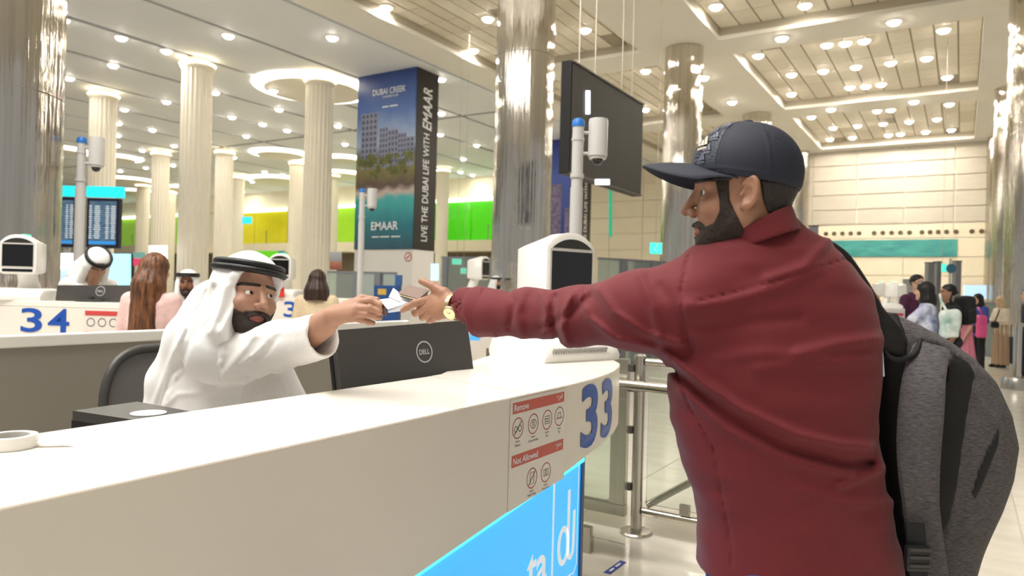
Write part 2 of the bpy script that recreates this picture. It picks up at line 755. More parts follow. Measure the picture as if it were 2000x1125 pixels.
# coffers
m_vent = mat('dark_vent_grille', (150, 140, 122), rough=0.7)
NX, NY = 11, 7
for ci, (x0, x1) in enumerate(CXS):
    for cj, (y0, y1) in enumerate(CY):
        if cj == 0:
            continue
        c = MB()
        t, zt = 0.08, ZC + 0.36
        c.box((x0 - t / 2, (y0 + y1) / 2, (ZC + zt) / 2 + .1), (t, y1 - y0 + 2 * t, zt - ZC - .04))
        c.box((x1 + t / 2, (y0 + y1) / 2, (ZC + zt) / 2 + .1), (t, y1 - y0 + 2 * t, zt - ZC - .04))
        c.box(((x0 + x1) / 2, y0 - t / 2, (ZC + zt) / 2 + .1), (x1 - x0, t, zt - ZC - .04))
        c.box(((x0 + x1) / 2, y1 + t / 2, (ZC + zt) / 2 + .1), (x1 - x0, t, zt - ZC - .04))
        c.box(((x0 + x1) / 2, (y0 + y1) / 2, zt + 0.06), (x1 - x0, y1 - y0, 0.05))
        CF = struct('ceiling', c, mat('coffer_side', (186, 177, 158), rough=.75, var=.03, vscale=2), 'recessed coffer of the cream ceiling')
        sx, sy = (x1 - x0) / NX, (y1 - y0) / NY
        meshes = [MB().box((0, 0, 0), (sx - 0.045, sy - 0.02, 0.04)).mesh('ceiling_panel', m) for m in (*m_pan, m_vent)]
        for i in range(NX):
            for j in range(NY):
                q = random.random()
                if cj == 4 or ci == 0:
                    s = meshes[0 if q < .45 else 1 if q < .8 else 2]
                else:
                    s = meshes[0 if q < .7 else 1]
                if (i, j) in ((1, 0), (9, 0), (1, 6), (9, 6), (5, 3)) and q < .8:
                    s = meshes[3]
                o = link('ceiling_panel', s, CF)
                o.location = (x0 + (i + .5) * sx, y0 + (j + .5) * sy, zt + 0.0 + 0.006 * random.random())

# far wall
wb = MB().box((-46, YB + 0.2, ZC / 2), (108, 0.3, ZC))
WALL = struct('wall_back', wb, m_joint, 'far wall of cream and grey panels')
gx = [-7.4, -6.95, -4.75, -2.55, -0.4, 1.4]
for a, b in zip(gx[:-1], gx[1:]):
    nz = 5
    zr = [5.25 + k * 0.78 for k in range(6)]
    for z0, z1 in zip(zr[:-1], zr[1:]):
        q = MB().box(((a + b) / 2, YB + 0.02, (z0 + z1) / 2), (b - a - 0.09, 0.08, z1 - z0 - 0.05))
        link('wall_panel', q.mesh('wall_panel', m_greyp), WALL)
    zr = [0, 1.3, 2.6, 3.55, 4.5, 5.2]
    for z0, z1 in zip(zr[:-1], zr[1:]):
        q = MB().box(((a + b) / 2, YB + 0.02, (z0 + z1) / 2), (b - a - 0.03, 0.08, z1 - z0 - 0.03))
        link('wall_panel', q.mesh('wall_panel', m_cream), WALL)
for i in range(6):
    for j in range(9):
        x0 = -21 + i * 2.2
        q = MB().box((x0 + 1.1, YB + 0.02, j * 1.0 + 0.5), (2.17, 0.08, 0.98))
        link('wall_panel', q.mesh('wall_panel', m_cream if not (i == 4 and j > 4) else m_greyp), WALL)
# air nozzles on the far wall
m_noz = mat('brown_nozzle', (110, 96, 76), rough=0.5, metal=0.4)
_nz = MB().lathe([(0.11, 0), (0.11, 0.03), (0.075, 0.045), (0.06, 0.02), (0.01, 0.02)], R=frame_dir((0, -1, 0)), n=16).mesh('air_nozzle', m_noz, True)
ORD = ['first', 'second', 'third', 'fourth', 'fifth', 'sixth', 'seventh', 'eighth', 'ninth', 'tenth', 'eleventh', 'twelfth', 'thirteenth', 'fourteenth', 'fifteenth', 'sixteenth', 'seventeenth', 'eighteenth', 'nineteenth', 'twentieth', 'twenty-first', 'twenty-second']
for i, x in enumerate([-6.2, -5.8, -5.4, -5.0, -4.6, -3.9, -3.5, -3.1, -2.7, -2.3, -1.75, -1.4, -1.05, -0.7, -0.3, 0.35, 0.75]):
    o = link('air_nozzle', _nz)
    o.location = (x, YB - 0.02, 4.78)
    tag(o, ORD[i] + ' small brown air nozzle from the left in the row above the teal banner', 'air nozzle', 'air nozzles on the far wall')
# teal banner
m_teal = mat('teal_banner_print', (58, 140, 140), rough=0.5, var=0.12, vscale=1.2, vstretch=(1, 1, 3), col2=(70, 152, 146))
b = MB().box((-3.1, YB - 0.05, 3.98), (5.75, 0.05, 0.86), bev=0.01)
solo('wall_banner', b, m_teal, 'long teal banner on the far cream wall', 'banner')

# left far wall: upper gallery with coloured glass
m_green = mat('green_gallery_glass', (70, 190, 20), rough=0.12, emit=0.35, var=0.1, vscale=0.4)
m_lime = mat('lime_gallery_glass', (150, 200, 50), rough=0.12, emit=0.3, var=0.1, vscale=0.4)
m_yell = mat('yellow_gallery_glass', (186, 178, 30), rough=0.12, emit=0.3, var=0.1, vscale=0.4)
m_cove = mat('lit_cove', (250, 255, 240), emit=2.6, ecol=(245, 255, 235))
mbw = MB()
mbw.box((-60, YB - 0.9, 4.25), (76, 1.7, 0.75))
GAL = struct('wall_left', mbw, m_cream, 'cream gallery parapet of the upper storey')
link('upper_wall', MB().box((-60, YB - 0.1, 8.4), (76, 0.2, 1.5)).mesh('upper_wall', m_cream), WALL)
for x0, x1, m in ((-39.6, -22.3, m_green), (-47, -40.2, m_lime), (-56.5, -48.2, m_yell), (-75, -60, m_lime)):
    g = thing('gallery_glazing', {'green_gallery_glass': 'bright green lit glass wall of the upper gallery beside the mirror column',
                                  'yellow_gallery_glass': 'yellow lit glass wall of the upper gallery between white columns',
                                  'lime_gallery_glass': 'lime lit glass wall of the upper gallery behind the poster pillar' if x0 > -50 else 'lime lit glass wall at the far end of the upper gallery'}[m.name],
              'glass wall', ((x0 + x1) / 2, YB - 0.3, 4.63))
    n = max(2, int((x1 - x0) / 2.9))
    for i in range(n):
        a = x0 + (x1 - x0) * i / n
        p = MB().box((a + (x1 - x0) / n / 2, YB - 0.3, 6.03), ((x1 - x0) / n - 0.06, 0.06, 2.75))
        part('pane', p, m, g, world=True)
    part('light_cove', MB().box(((x0 + x1) / 2, YB - 0.5, 7.55), (x1 - x0, 0.25, 0.22)), m_cove, g, world=True)
    for i in range(n):
        part('post', MB().box((x0 + (x1 - x0) * (i + .5) / n, YB - 0.75, 5.2), (0.05, 0.05, 1.1)), mat('gallery_steel', (170, 165, 150), rough=.3, metal=.8), g, world=True)
# under the gallery: shop fronts and posters on the far left wall
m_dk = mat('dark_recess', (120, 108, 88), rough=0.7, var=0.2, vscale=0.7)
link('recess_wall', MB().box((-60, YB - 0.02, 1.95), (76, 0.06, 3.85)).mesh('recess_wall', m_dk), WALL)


def print_mat(name, stops, rough=0.35, noise=0.25, nscale=3.0, emit=0.0):
    """flat print: colour bands along local z with a broken-up edge"""
    m = bpy.data.materials.new(name)
    m.use_nodes = True
    nt = m.node_tree
    b = nt.nodes['Principled BSDF']
    b.inputs['Roughness'].default_value = rough
    tc = nt.nodes.new('ShaderNodeTexCoord')
    sp = nt.nodes.new('ShaderNodeSeparateXYZ')
    nt.links.new(tc.outputs['Generated'], sp.inputs[0])
    nz = nt.nodes.new('ShaderNodeTexNoise')
    nz.inputs['Scale'].default_value = nscale
    nz.inputs['Detail'].default_value = 6
    nt.links.new(tc.outputs['Object'], nz.inputs['Vector'])
    ma = nt.nodes.new('ShaderNodeMath')
    ma.operation = 'MULTIPLY_ADD'
    nt.links.new(nz.outputs['Fac'], ma.inputs[0])
    ma.inputs[1].default_value = noise
    nt.links.new(sp.outputs['Z'], ma.inputs[2])
    sb = nt.nodes.new('ShaderNodeMath')
    sb.operation = 'SUBTRACT'
    nt.links.new(ma.outputs[0], sb.inputs[0])
    sb.inputs[1].default_value = noise * 0.5
    rp = nt.nodes.new('ShaderNodeValToRGB')
    while len(rp.color_ramp.elements) < len(stops):
        rp.color_ramp.elements.new(0.5)
    for e, (p, c) in zip(rp.color_ramp.elements, stops):
        e.position = p
        e.color = (*lin(c), 1)
    nt.links.new(sb.outputs[0], rp.inputs[0])
    nt.links.new(rp.outputs[0], b.inputs['Base Color'])
    if emit:
        nt.links.new(rp.outputs[0], b.inputs['Emission Color'])
        b.inputs['Emission Strength'].default_value = emit
    return m


def far_sign(px0, px1, py0, py1, d, m, label, cat='sign', name='wall_sign', th=0.08):
    a, b, c, e = W(px0, py1, d), W(px1, py1, d), W(px1, py0, d), W(px0, py0, d)
    q = MB().quad([a, b, c, e], th)
    return solo(name, q, m, label, cat, org=(a + b) / 2)


m_gs = mat('green_screen', (90, 185, 30), rough=.4, emit=.6)
far_sign(490, 545, 490, 516, 48, m_gs, 'green lit sign under the gallery behind the seated officer')
far_sign(544, 556, 490, 512, 48, mat('teal_panel', (70, 140, 150), rough=.4, emit=.3), 'narrow teal panel beside the green lit sign')
far_sign(632, 668, 492, 527, 45, print_mat('sunset_print', [(0, (120, 70, 60)), (.35, (176, 110, 90)), (.55, (150, 150, 160)), (1, (170, 180, 190))]), 'sunset poster on the far wall beside the wide white column', 'poster')
far_sign(390, 408, 500, 517, 45, mat('navy_panel', (30, 60, 120), rough=.4), 'small navy board between two white columns')
far_sign(293, 327, 480, 511, 24, mat('white_screen', (250, 252, 255), emit=2.2), 'bright white screen above the long-haired woman', 'screen')
far_sign(188, 256, 496, 558, 14, mat('pale_blue_screen', (150, 215, 245), emit=1.3, var=.12, vscale=5, vstretch=(1, 1, 8)), 'pale blue lit screen behind the bowed officer', 'screen')
far_sign(100, 147, 495, 526, 16, mat('white_lightbox', (252, 252, 255), emit=2.4), 'white lit panel under the left flight board', 'light box')
far_sign(101, 146, 527, 560, 16.1, mat('pale_blue_lower_panel', (180, 205, 225), emit=.5), 'pale blue panel under the white lit panel', 'panel')
far_sign(160, 186, 497, 540, 16, MATS['white_lightbox'], 'narrow white lit panel beside the pale blue screen', 'light box')
far_sign(262, 281, 505, 519, 30, mat('pink_board', (222, 70, 120), emit=.4), 'small pink board behind the long-haired woman')
far_sign(262, 284, 493, 504, 30, mat('soft_teal_board', (120, 180, 180), emit=.2), 'small teal board above the pink board')
far_sign(842, 857, 515, 548, 20, mat('blue_white_screen', (190, 225, 245), emit=1.1, var=.2, vscale=3), 'upright blue and white display beside the poster pillar', 'screen')
far_sign(474, 492, 424, 437, 50, mat('cyan_disc', (40, 190, 235), emit=1.2), 'small cyan lit disc on the upper gallery')

# --------------------------------------------------------------- columns
m_mir = mat('mirror_steel', (206, 200, 190), rough=0.07, metal=1.0, var=0.14, vscale=9, vstretch=(1.2, 1.2, 0.03), bump=0.8, bscale=16, bstretch=(1.6, 1.6, 0.03), bdist=0.02)
m_ring = mat('dark_joint_ring', (90, 84, 76), rough=0.4, metal=0.7)
MC = None
mir_labels = {(-7.6, 3.0): 'mirror-clad round column at the left edge beside the flight boards',
              (-7.6, 12.4): 'mirror-clad round column between the poster pillar and the hanging display',
              (-7.6, 22.0): 'mirror-clad round column directly behind the dark cap',
              (-7.6, 31.5): 'mirror-clad round column whose top shows just above the cap',
              (-7.6, 40.6): 'mirror-clad round column at the left end of the grey far wall',
              (1.45, 22.0): 'mirror-clad round column at the right edge of the hall',
              (1.45, 31.5): 'mirror-clad round column second from the right edge',
              (1.45, 40.6): 'mirror-clad round column at the right end of the grey far wall'}
for (x, y), lb in mir_labels.items():
    if MC is None:
        MC = thing('mirror_column', lb, 'column', (x, y, 0), group='mirror-clad columns of the hall', kind='thing')
        n = 60
        rk = random.Random(5)
        rad = [0.583 + 0.008 * rk.random() for _ in range(n)]
        zs = [0.12, 3.1, 6.1, ZC - .005]
        for k in range(3):
            c = MB()
            prof = []
            ring = [(rad[i] * math.cos(2 * math.pi * i / n), rad[i] * math.sin(2 * math.pi * i / n)) for i in range(n)]
            c.prism(ring, (0, 0, zs[k] + 0.004), (1, 0, 0), (0, 1, 0), (0, 0, 1), zs[k + 1] - zs[k] - 0.008)
            part('cladding', c, m_mir, MC, smooth=8)
        part('core', MB().cyl((0, 0, 0), (0, 0, ZC - .01), 0.577, n=36), m_mir, MC, smooth=40)
        part('base_ring', MB().lathe([(0.62, 0), (0.62, 0.1), (0.59, 0.12)], n=36), m_ring, MC, smooth=40)
    else:
        o = copy_tree(MC)
        o.location = (x, y, 0)
        o['label'] = lb

m_flute = mat('white_fluted_plaster', (240, 232, 214), rough=0.55, var=0.02, vscale=2)
m_glow = mat('warm_ring_glow', (255, 240, 205), emit=3.6, ecol=(255, 238, 200))
FC = None
fl = [(375, 25.0, 1.02, 'white fluted column nearest the left mirror column, with glowing warm capital'),
      (193, 29.5, 1.02, 'white fluted column behind the pole camera beside the flight boards'),
      (615, 26.6, 1.02, 'white fluted column just left of the tall poster pillar'),
      (432, 42.0, 1.0, 'distant white fluted column above the seated officer'),
      (308, 43.0, 1.0, 'distant white fluted column above the long-haired woman'),
      (575, 45.0, 0.95, 'distant white fluted column half hidden by the wide white column'),
      (459, 52.0, 0.95, 'distant white fluted column above the black headband'),
      (860, 46.5, 0.8, 'slim white column in front of the green glass'),
      (645, 50.0, 0.8, 'slim white column beside the lime glass'),
      (275, 58.0, 1.0, 'far white column right of the flight boards'),
      (327, 62.0, 1.0, 'far white column behind the white screen')]
for px, d, dia, lb in fl:
    p = W(px, 560, d)
    if FC is None:
        FC = thing('fluted_column', lb, 'column', (p[0], p[1], 0), group='white fluted columns', kind='thing')
        n = 20
        ring = []
        for i in range(n * 4):
            a = 2 * math.pi * i / (n * 4)
            r = 0.5 - (0.04 if i % 4 in (1, 2) else 0.0)
            ring.append((r * math.cos(a), r * math.sin(a)))
        part('shaft', MB().prism(ring, (0, 0, 0), (1, 0, 0), (0, 1, 0), (0, 0, 1), 8.72), m_flute, FC, smooth=30)
        part('capital', MB().lathe([(0.5, 8.72), (0.56, 8.78), (0.56, 8.86), (0.35, 8.9), (0.35, 9.14)], n=40), m_flute, FC, smooth=40)
        part('light_ring', MB().lathe([(0.40, 8.9), (0.55, 8.88), (0.6, 8.93), (0.55, 8.97), (0.4, 8.97)], n=40), m_glow, FC, smooth=60)
        o = FC
    else:
        o = copy_tree(FC)
        o.location = (p[0], p[1], 0)
        o['label'] = lb
    o.scale = (dia, dia, 1)

# --------------------------------------------------------------- ring lights on the boarded ceiling
m_cov = mat('ring_light_glow', (255, 250, 238), emit=7.0, ecol=(255, 248, 232))
m_disc = mat('ring_disc', (236, 230, 216), rough=.6)
RL = [(612, 172, 2.3, 'large glowing ceiling ring above the white column by the poster pillar'),
      (548, 300, 1.8, 'glowing ceiling ring beyond the first white columns'),
      (120, 292, 1.5, 'glowing ceiling ring beside the left mirror column'),
      (672, 310, 1.4, 'glowing ceiling ring just left of the poster pillar'),
      (226, 308, 1.6, 'glowing ceiling ring right of the pole camera'),
      (545, 362, 2.4, 'small distant glowing ceiling ring above the yellow glass'),
      (250, 352, 2.2, 'distant glowing ceiling ring right of the flight boards'),
      (662, 366, 2.2, 'distant glowing ceiling ring above the lime glass'),
      (356, 388, 1.9, 'far glowing ceiling ring between white columns'),
      (268, 386, 2.4, 'far glowing ceiling ring above the cyan signs')]
RINGS = []
for px, py, r, lb in RL:
    p = GZ(px, py, ZC - 0.02)
    if p[1] > YB - 5 or p[0] < -86:
        k = min((YB - 5) / p[1] if p[1] > 0 else 1, 86 / -p[0] if p[0] < 0 else 1)
        p = np.array([p[0] * k, p[1] * k, ZC - 0.02])
    RINGS.append((p[0], p[1], r))
    t = thing('ring_light', lb, 'ceiling light', (p[0], p[1], ZC), group='glowing ceiling rings')
    part('glow', MB().lathe([(r - 0.45, -0.04), (r - 0.4, -0.07), (r - 0.05, -0.07), (r, -0.04), (r, -0.01), (r - 0.45, -0.01)], n=56), m_cov, t, smooth=50)
    part('inner_disc', MB().lathe([(0.02, -0.17), (r - 0.45, -0.17), (r - 0.45, -0.01), (0.02, -0.01)], n=48), m_disc, t, smooth=50)

# --------------------------------------------------------------- downlights
m_dl = mat('downlight_lens', (255, 250, 240), emit=600.0, ecol=(255, 248, 236))
m_trim = mat('downlight_trim', (235, 230, 220), rough=.5)
_d = MB()
_d.lathe([(0.185, -0.015), (0.21, -0.02), (0.225, 0.0), (0.185, 0.0)], n=16, mi=0)
_d.lathe([(0.10, -0.085), (0.15, -0.07), (0.18, -0.04), (0.185, -0.01), (0.185, 0.0), (0.001, 0.0)], n=16, mi=2)
_d.lathe([(0.001, -0.09), (0.10, -0.09), (0.10, -0.086), (0.001, -0.086)], n=16, mi=1)
m_halo = mat('downlight_bloom_dome', (255, 250, 240), emit=5.0, ecol=(255, 246, 228))  # dome shape and glow stand for the bloom round each downlight
DL = _d.mesh('downlight', [m_trim, m_dl, m_halo], True)
coff = [(1481, 108), (1615, 87), (1651, 84), (1688, 79), (1843, 58), (1546, 145), (1608, 138), (1672, 130), (1740, 122), (1810, 113), (1546, 183), (1660, 170), (1691, 168), (1721, 164), (1850, 150),
        (1585, 228), (1713, 216), (1740, 214), (1854, 203), (1627, 249), (1675, 245), (1725, 241), (1776, 237), (1830, 232), (1621, 271), (1665, 268), (1735, 263), (1759, 261), (1808, 257), (1858, 253),
        (1398, 12), (1572, 10), (754, 14), (953, 36), (924, 98), (1143, 58)]
band = [(1527, 74), (1746, 42), (1375, 151), (1430, 199), (1623, 213), (1785, 198), (1261, 138), (1261, 213)]
left = [(123, 38), (237, 73), (325, 99), (446, 69), (649, 73), (221, 127), (325, 198), (135, 152), (243, 213), (420, 180), (453, 228), (513, 242), (545, 213), (561, 254), (231, 240), (298, 253), (407, 276),
        (481, 265), (230, 264), (340, 284), (278, 293), (534, 168), (652, 152), (660, 245), (674, 281), (457, 307), (517, 335), (552, 340), (405, 345), (493, 354), (474, 374), (445, 372), (530, 308), (228, 284),
        (323, 318), (285, 327), (338, 322), (235, 333), (498, 390), (525, 396), (404, 386), (345, 360),
        (862, 154), (862, 221), (860, 262), (931, 283), (905, 310), (899, 335), (923, 341), (881, 353), (930, 364), (841, 365), (905, 376)]
seen = set()


LIGHTS = {}


def put_light(px, py, z, zone):
    p = GZ(px, py, z)
    if p[1] > YB - 0.5 or p[0] < -88:
        return
    for rx, ry, rr in RINGS:
        dd = math.hypot(p[0] - rx, p[1] - ry)
        if dd < rr - .72:
            z = ZC - .171
        elif dd < rr + .26:
            return
    LIGHTS.setdefault(zone, []).append((px, py, p[0], p[1], z))


def in_coffer(p):
    return any(x0 < p[0] < x1 for x0, x1 in CXS) and any(y0 < p[1] < y1 for y0, y1 in CY)


for px, py in coff + band:
    p = GZ(px, py, ZC + 0.335)
    if in_coffer(p) and in_coffer(GZ(px, py, ZC)):
        if p[0] < -8:
            put_light(px, py, ZC + 0.335, 'the coffer left of the hanging display')
        else:
            put_light(px, py, ZC + 0.335, 'the coffer cut by the top edge' if p[1] < 22.3 else 'the large coffer above the cap' if p[1] < 32 else 'the coffer next to the grey far wall')
    else:
        put_light(px, py, ZC, 'the flat cream bands between the coffers')
for px, py in left:
    put_light(px, py, ZC, 'the boarded white ceiling' if px < 700 else 'the ceiling between poster pillar and mirror column')
for zone, lst in LIGHTS.items():
    lst.sort(key=lambda q: q[1])
    rows, gap = [], 26 if 'coffer' in zone and 'bands' not in zone else 16
    for q in lst:
        if rows and q[1] - rows[-1][0][1] < gap:
            rows[-1].append(q)
        else:
            rows.append([q])
    for ri, row in enumerate(rows):
        row.sort()
        for i, (px, py, x, y, z) in enumerate(row):
            o = link('downlight', DL)
            o.location = (x, y, z)
            rw = '%s row of ' % ORD[ri] if len(rows) > 1 else ''
            if len(row) > 1:
                lb = ORD[i] + ' downlight from left, ' + rw + zone
            else:
                lb = 'lone downlight in the ' + rw + zone if rw else 'lone downlight in ' + zone
            tag(o, lb, 'downlight', 'downlights of ' + zone)

# --------------------------------------------------------------- poster pillars
m_bw = mat('pillar_white', (228, 226, 222), rough=.4)
m_blk = mat('poster_black', (38, 34, 33), rough=.4)
m_wl = mat('white_letters', (238, 240, 242), rough=.5)
m_sky = print_mat('skyline_print', [(0.0, (52, 86, 104)), (0.14, (40, 116, 132)), (0.28, (70, 168, 170)), (0.315, (196, 178, 170)), (0.36, (88, 72, 66)), (0.47, (128, 122, 70)), (0.54, (96, 100, 92)), (0.60, (150, 170, 200)), (0.78, (66, 102, 170)), (1.0, (36, 62, 128))], noise=0.11, nscale=1.6)
m_night = print_mat('night_print', [(0, (24, 40, 96)), (.4, (40, 62, 140)), (.7, (58, 84, 170)), (1, (44, 60, 140))], noise=.15)
m_bld1 = mat('printed_towers', (128, 130, 150), rough=.4, var=.12, vscale=3)
m_bld2 = mat('printed_windows', (70, 78, 112), rough=.4)
m_bld3 = mat('printed_palms', (92, 96, 46), rough=.4, var=.4, vscale=5)


def pillar(x0, x1, y0, y1, lb, first):
    t = thing('poster_pillar', lb, 'pillar', ((x0 + x1) / 2, y0, 0), kind='thing')
    zb = 2.72
    part('base', MB().box(((x0 + x1) / 2, (y0 + y1) / 2, zb / 2), (x1 - x0, y1 - y0, zb)), m_bw, t, world=True)
    part('side_panel', MB().box(((x0 + x1) / 2 + .02, (y0 + y1) / 2, (zb + ZC) / 2), (x1 - x0 - .0, y1 - y0, ZC - zb - .01)), m_blk, t, world=True)
    pr = part('printed_poster', MB().box(((x0 + x1) / 2, y0 - .015, (zb + ZC) / 2), (x1 - x0, 0.03, ZC - zb - .01)), m_sky if first else m_night, t, world=True)
    yy = y0 - 0.034
    H = ZC - zb
    EX, EZ = (1, 0, 0), (0, 0, 1)
    w = x1 - x0
    if first:
        tw = MB()
        for (a, b, hh) in ((.08, .36, .78), (.40, .55, .69), (.55, .72, .67), (.72, .86, .645), (.86, .99, .62)):
            tw.quad([(x0 + a * w, yy, zb + .46 * H), (x0 + b * w, yy, zb + .46 * H), (x0 + b * w, yy, zb + hh * H), (x0 + a * w, yy, zb + hh * H)])
        tag(part('printed_towers', tw, m_bld1, t, world=True), kind='stuff')
        wn = MB()
        for (a, b, hh, nc, nr) in ((.08, .36, .78, 4, 9), (.40, .55, .69, 3, 7), (.55, .72, .67, 3, 6), (.72, .86, .645, 3, 6), (.86, .99, .62, 2, 5)):
            for i in range(nc):
                for j in range(nr):
                    xa = x0 + (a + (b - a) * (i + .2) / nc) * w
                    xe = x0 + (a + (b - a) * (i + .8) / nc) * w
                    za = zb + (.48 + (hh - .48) * (j + .2) / nr) * H
                    ze = zb + (.48 + (hh - .48) * (j + .78) / nr) * H
                    wn.quad([(xa, yy - .004, za), (xe, yy - .004, za), (xe, yy - .004, ze), (xa, yy - .004, ze)])
        tag(part('printed_windows', wn, m_bld2, t, world=True), kind='stuff')
        pm = MB()
        rr = random.Random(3)
        for i in range(26):
            cx, cz = x0 + w * rr.uniform(.04, .97), zb + H * rr.uniform(.42, .53)
            r_ = rr.uniform(.1, .26)
            pm.add([(cx + r_ * math.cos(q * math.pi / 6) * (1 if q % 2 else .55), yy - .008 - .0003 * i, cz + r_ * math.sin(q * math.pi / 6) * (1 if q % 2 else .55)) for q in range(12)], [tuple(range(12))])
        tag(part('printed_palms', pm, m_bld3, t, world=True), kind='stuff')
        L = MB()
        put_text(L, 'DUBAI CREEK', (x0 + .27 * w, yy - .012, zb + .875 * H), EX, EZ, w=.56 * w, h=.22, bold=.01)
        put_text(L, 'HARBOUR', (x0 + .45 * w, yy - .012, zb + .855 * H), EX, EZ, w=.26 * w, h=.08)
        for u0, u1 in ((.44, .55), (.57, .70)):
            L.quad([(x0 + u0 * w, yy - .012, zb + .80 * H), (x0 + u1 * w, yy - .012, zb + .80 * H), (x0 + u1 * w, yy - .012, zb + .80 * H + .05), (x0 + u0 * w, yy - .012, zb + .80 * H + .05)])
        put_text(L, 'EMAAR', (x0 + .30 * w, yy - .012, zb + .11 * H), EX, EZ, w=.46 * w, h=.3, bold=.015)
        for u0, u1 in ((.32, .44), (.46, .62), (.65, .80)):
            L.quad([(x0 + u0 * w, yy - .012, zb + .068 * H), (x0 + u1 * w, yy - .012, zb + .068 * H), (x0 + u1 * w, yy - .012, zb + .068 * H + .045), (x0 + u0 * w, yy - .012, zb + .068 * H + .045)])
        tag(part('front_lettering', L, m_wl, t, world=True), kind='stuff')
    else:
        tw = MB()
        for (a, b, hh) in ((.1, .25, .5), (.38, .62, .62), (.7, .85, .45)):
            tw.quad([(x0 + a * w, yy, zb + .1 * H), (x0 + b * w, yy, zb + .1 * H), (x0 + b * w, yy, zb + hh * H), (x0 + a * w, yy, zb + hh * H)])
        tw.quad([(x0 + .38 * w, yy - .004, zb + .6 * H), (x0 + .62 * w, yy - .004, zb + .6 * H), (x0 + .62 * w, yy - .004, zb + .64 * H), (x0 + .38 * w, yy - .004, zb + .64 * H)])
        part('printed_towers', tw, mat('printed_night_tower', (110, 100, 130), rough=.4, var=.4, vscale=6), t, world=True)
    L = MB()
    xs = x1 + 0.028
    dy = y1 - y0
    # upright line of letters reading upwards on the black side
    put_text(L, 'LIVE THE DUBAI LIFE WITH', (xs, y0 + dy * .62, zb + .05 * H), (0, 0, 1), (0, -1, 0), w=.60 * H, h=dy * .28, bold=.006)
    put_text(L, 'EMAAR', (xs, y0 + dy * .70, zb + .67 * H), (0, 0, 1), (0, -1, 0), w=.235 * H, h=dy * .42, bold=.02, shear=.2)
    tag(part('side_lettering', L, m_wl, t, world=True), kind='stuff')
    if first:
        s = MB()
        s.prism(circ(0, 0, .17, 20), (x0 + .93 * w, y0 - .004, 2.45), (1, 0, 0), (0, 0, 1), (0, -1, 0), .005, 0)
        s.prism(circ(0, 0, .13, 20), (x0 + .93 * w, y0 - .009, 2.45), (1, 0, 0), (0, 0, 1), (0, -1, 0), .004, 1)
        s.box((x0 + .93 * w, y0 - .014, 2.45), (.2, .004, .05), R=np.array([[.7, 0, -.7], [0, 1, 0], [.7, 0, .7]]), mi=0)
        part('round_notice', s, [mat('notice_red', (170, 40, 60), rough=.5), m_bw], t, world=True)


pillar(-19.2, -16.4, 19.5, 20.7, 'tall square pillar wrapped in a blue waterfront skyline poster with black side', True)
pillar(-19.2, -16.4, 32.4, 33.6, 'distant pillar wrapped in a dark blue night poster behind the hanging display', False)

# --------------------------------------------------------------- hanging display
m_tvb = mat('display_black', (26, 24, 23), rough=.5)
m_tvf = mat('display_back_grey', (64, 60, 55), rough=.55, var=.05, vscale=3)
m_wire = mat('hanging_steel', (190, 182, 165), rough=.35, metal=.8)
tv = thing('hanging_display', 'large black display panel hung from the ceiling on thin rods', 'display', (-4.5, 9.65, 2.98))
part('housing', MB().box((-4.505, 9.65, 3.735), (0.15, 2.52, 1.5), bev=.01), m_tvb, tv, world=True)
part('back_cover', MB().box((-4.425, 9.65, 3.735), (0.015, 2.46, 1.44)), m_tvf, tv, world=True)
for zz_ in (2.998, 4.47):
    part('edge_strip', MB().box((-4.42, 9.65, zz_), (0.03, 2.5, .02)), mat('display_edge', (96, 90, 82), rough=.4), tv, world=True)
for (xa, xe, ya, ye) in ((1144, 1152, 177, 223), (1162, 1190, 350, 361)):  # two glowing quads imitate reflections on the display face
    part('glint_or_status_light', MB().quad([GX(xa, ye, -4.405), GX(xe, ye, -4.405), GX(xe, ya, -4.405), GX(xa, ya, -4.405)], .006), mat('painted_glint_white', (235, 240, 255), emit=3.0), tv, world=True)
for yy in (8.75, 9.25, 10.2, 10.6):
    part('rod', MB().cyl((-4.5, yy, 4.48), (-4.5, yy, 9.55), .011, n=8), m_wire, tv, world=True)

# --------------------------------------------------------------- pole cameras
m_pole = mat('pole_grey', (196, 194, 190), rough=.35)
m_capb = mat('pole_cap_blue', (30, 110, 190), rough=.4)
m_dome = mat('dome_dark', (22, 22, 24), rough=.08, coat=.6)


def pole_camera(px, py_top, d, lb, side=1, green=False, zbase=0.0):
    p = W(px, py_top, d)
    H = p[2]
    t = thing('pole_camera', lb, 'camera', (p[0], p[1], zbase), rz=YAW, group='pole cameras of the booths')
    part('pole', MB().cyl((0, 0, 0), (0, 0, H - .5), .046, n=20).cyl((0, 0, H - .5), (0, 0, H - .05), .041, n=20), m_pole, t, smooth=40)
    part('collar', MB().cyl((0, 0, H - .43), (0, 0, H - .4), .05, n=20), m_pole, t, smooth=40)
    part('collar', MB().cyl((0, 0, H - .16), (0, 0, H - .14), .046, n=20), m_pole, t, smooth=40)
    part('cap', MB().lathe([(.045, H - .06), (.045, H - .02), (.03, H), (.002, H)], n=20), m_capb, t, smooth=50)
    x = .145 * side
    for zz_ in (H - .10, H - .25):
        part('bracket', MB().cyl((0, 0, zz_), (x, 0, zz_), .012, n=10), m_pole, t, smooth=40)
    h = part('housing', MB().lathe([(.07, H - .27), (.07, H - .02), (.066, H - .0), (.002, H)], c=(x, 0, 0), n=24).cyl((x, 0, H - .29), (x, 0, H - .27), .062, n=24), m_pole, t, smooth=40)
    part('dome', MB().lathe([(.042, H - .28), (.04, H - .30), (.028, H - .325), (.002, H - .335)], c=(x, 0, 0), n=20), m_dome, h, smooth=60)
    part('base_plate', MB().cyl((0, 0, 0), (0, 0, .015), .09, n=20), m_pole, t, smooth=40)
    return t


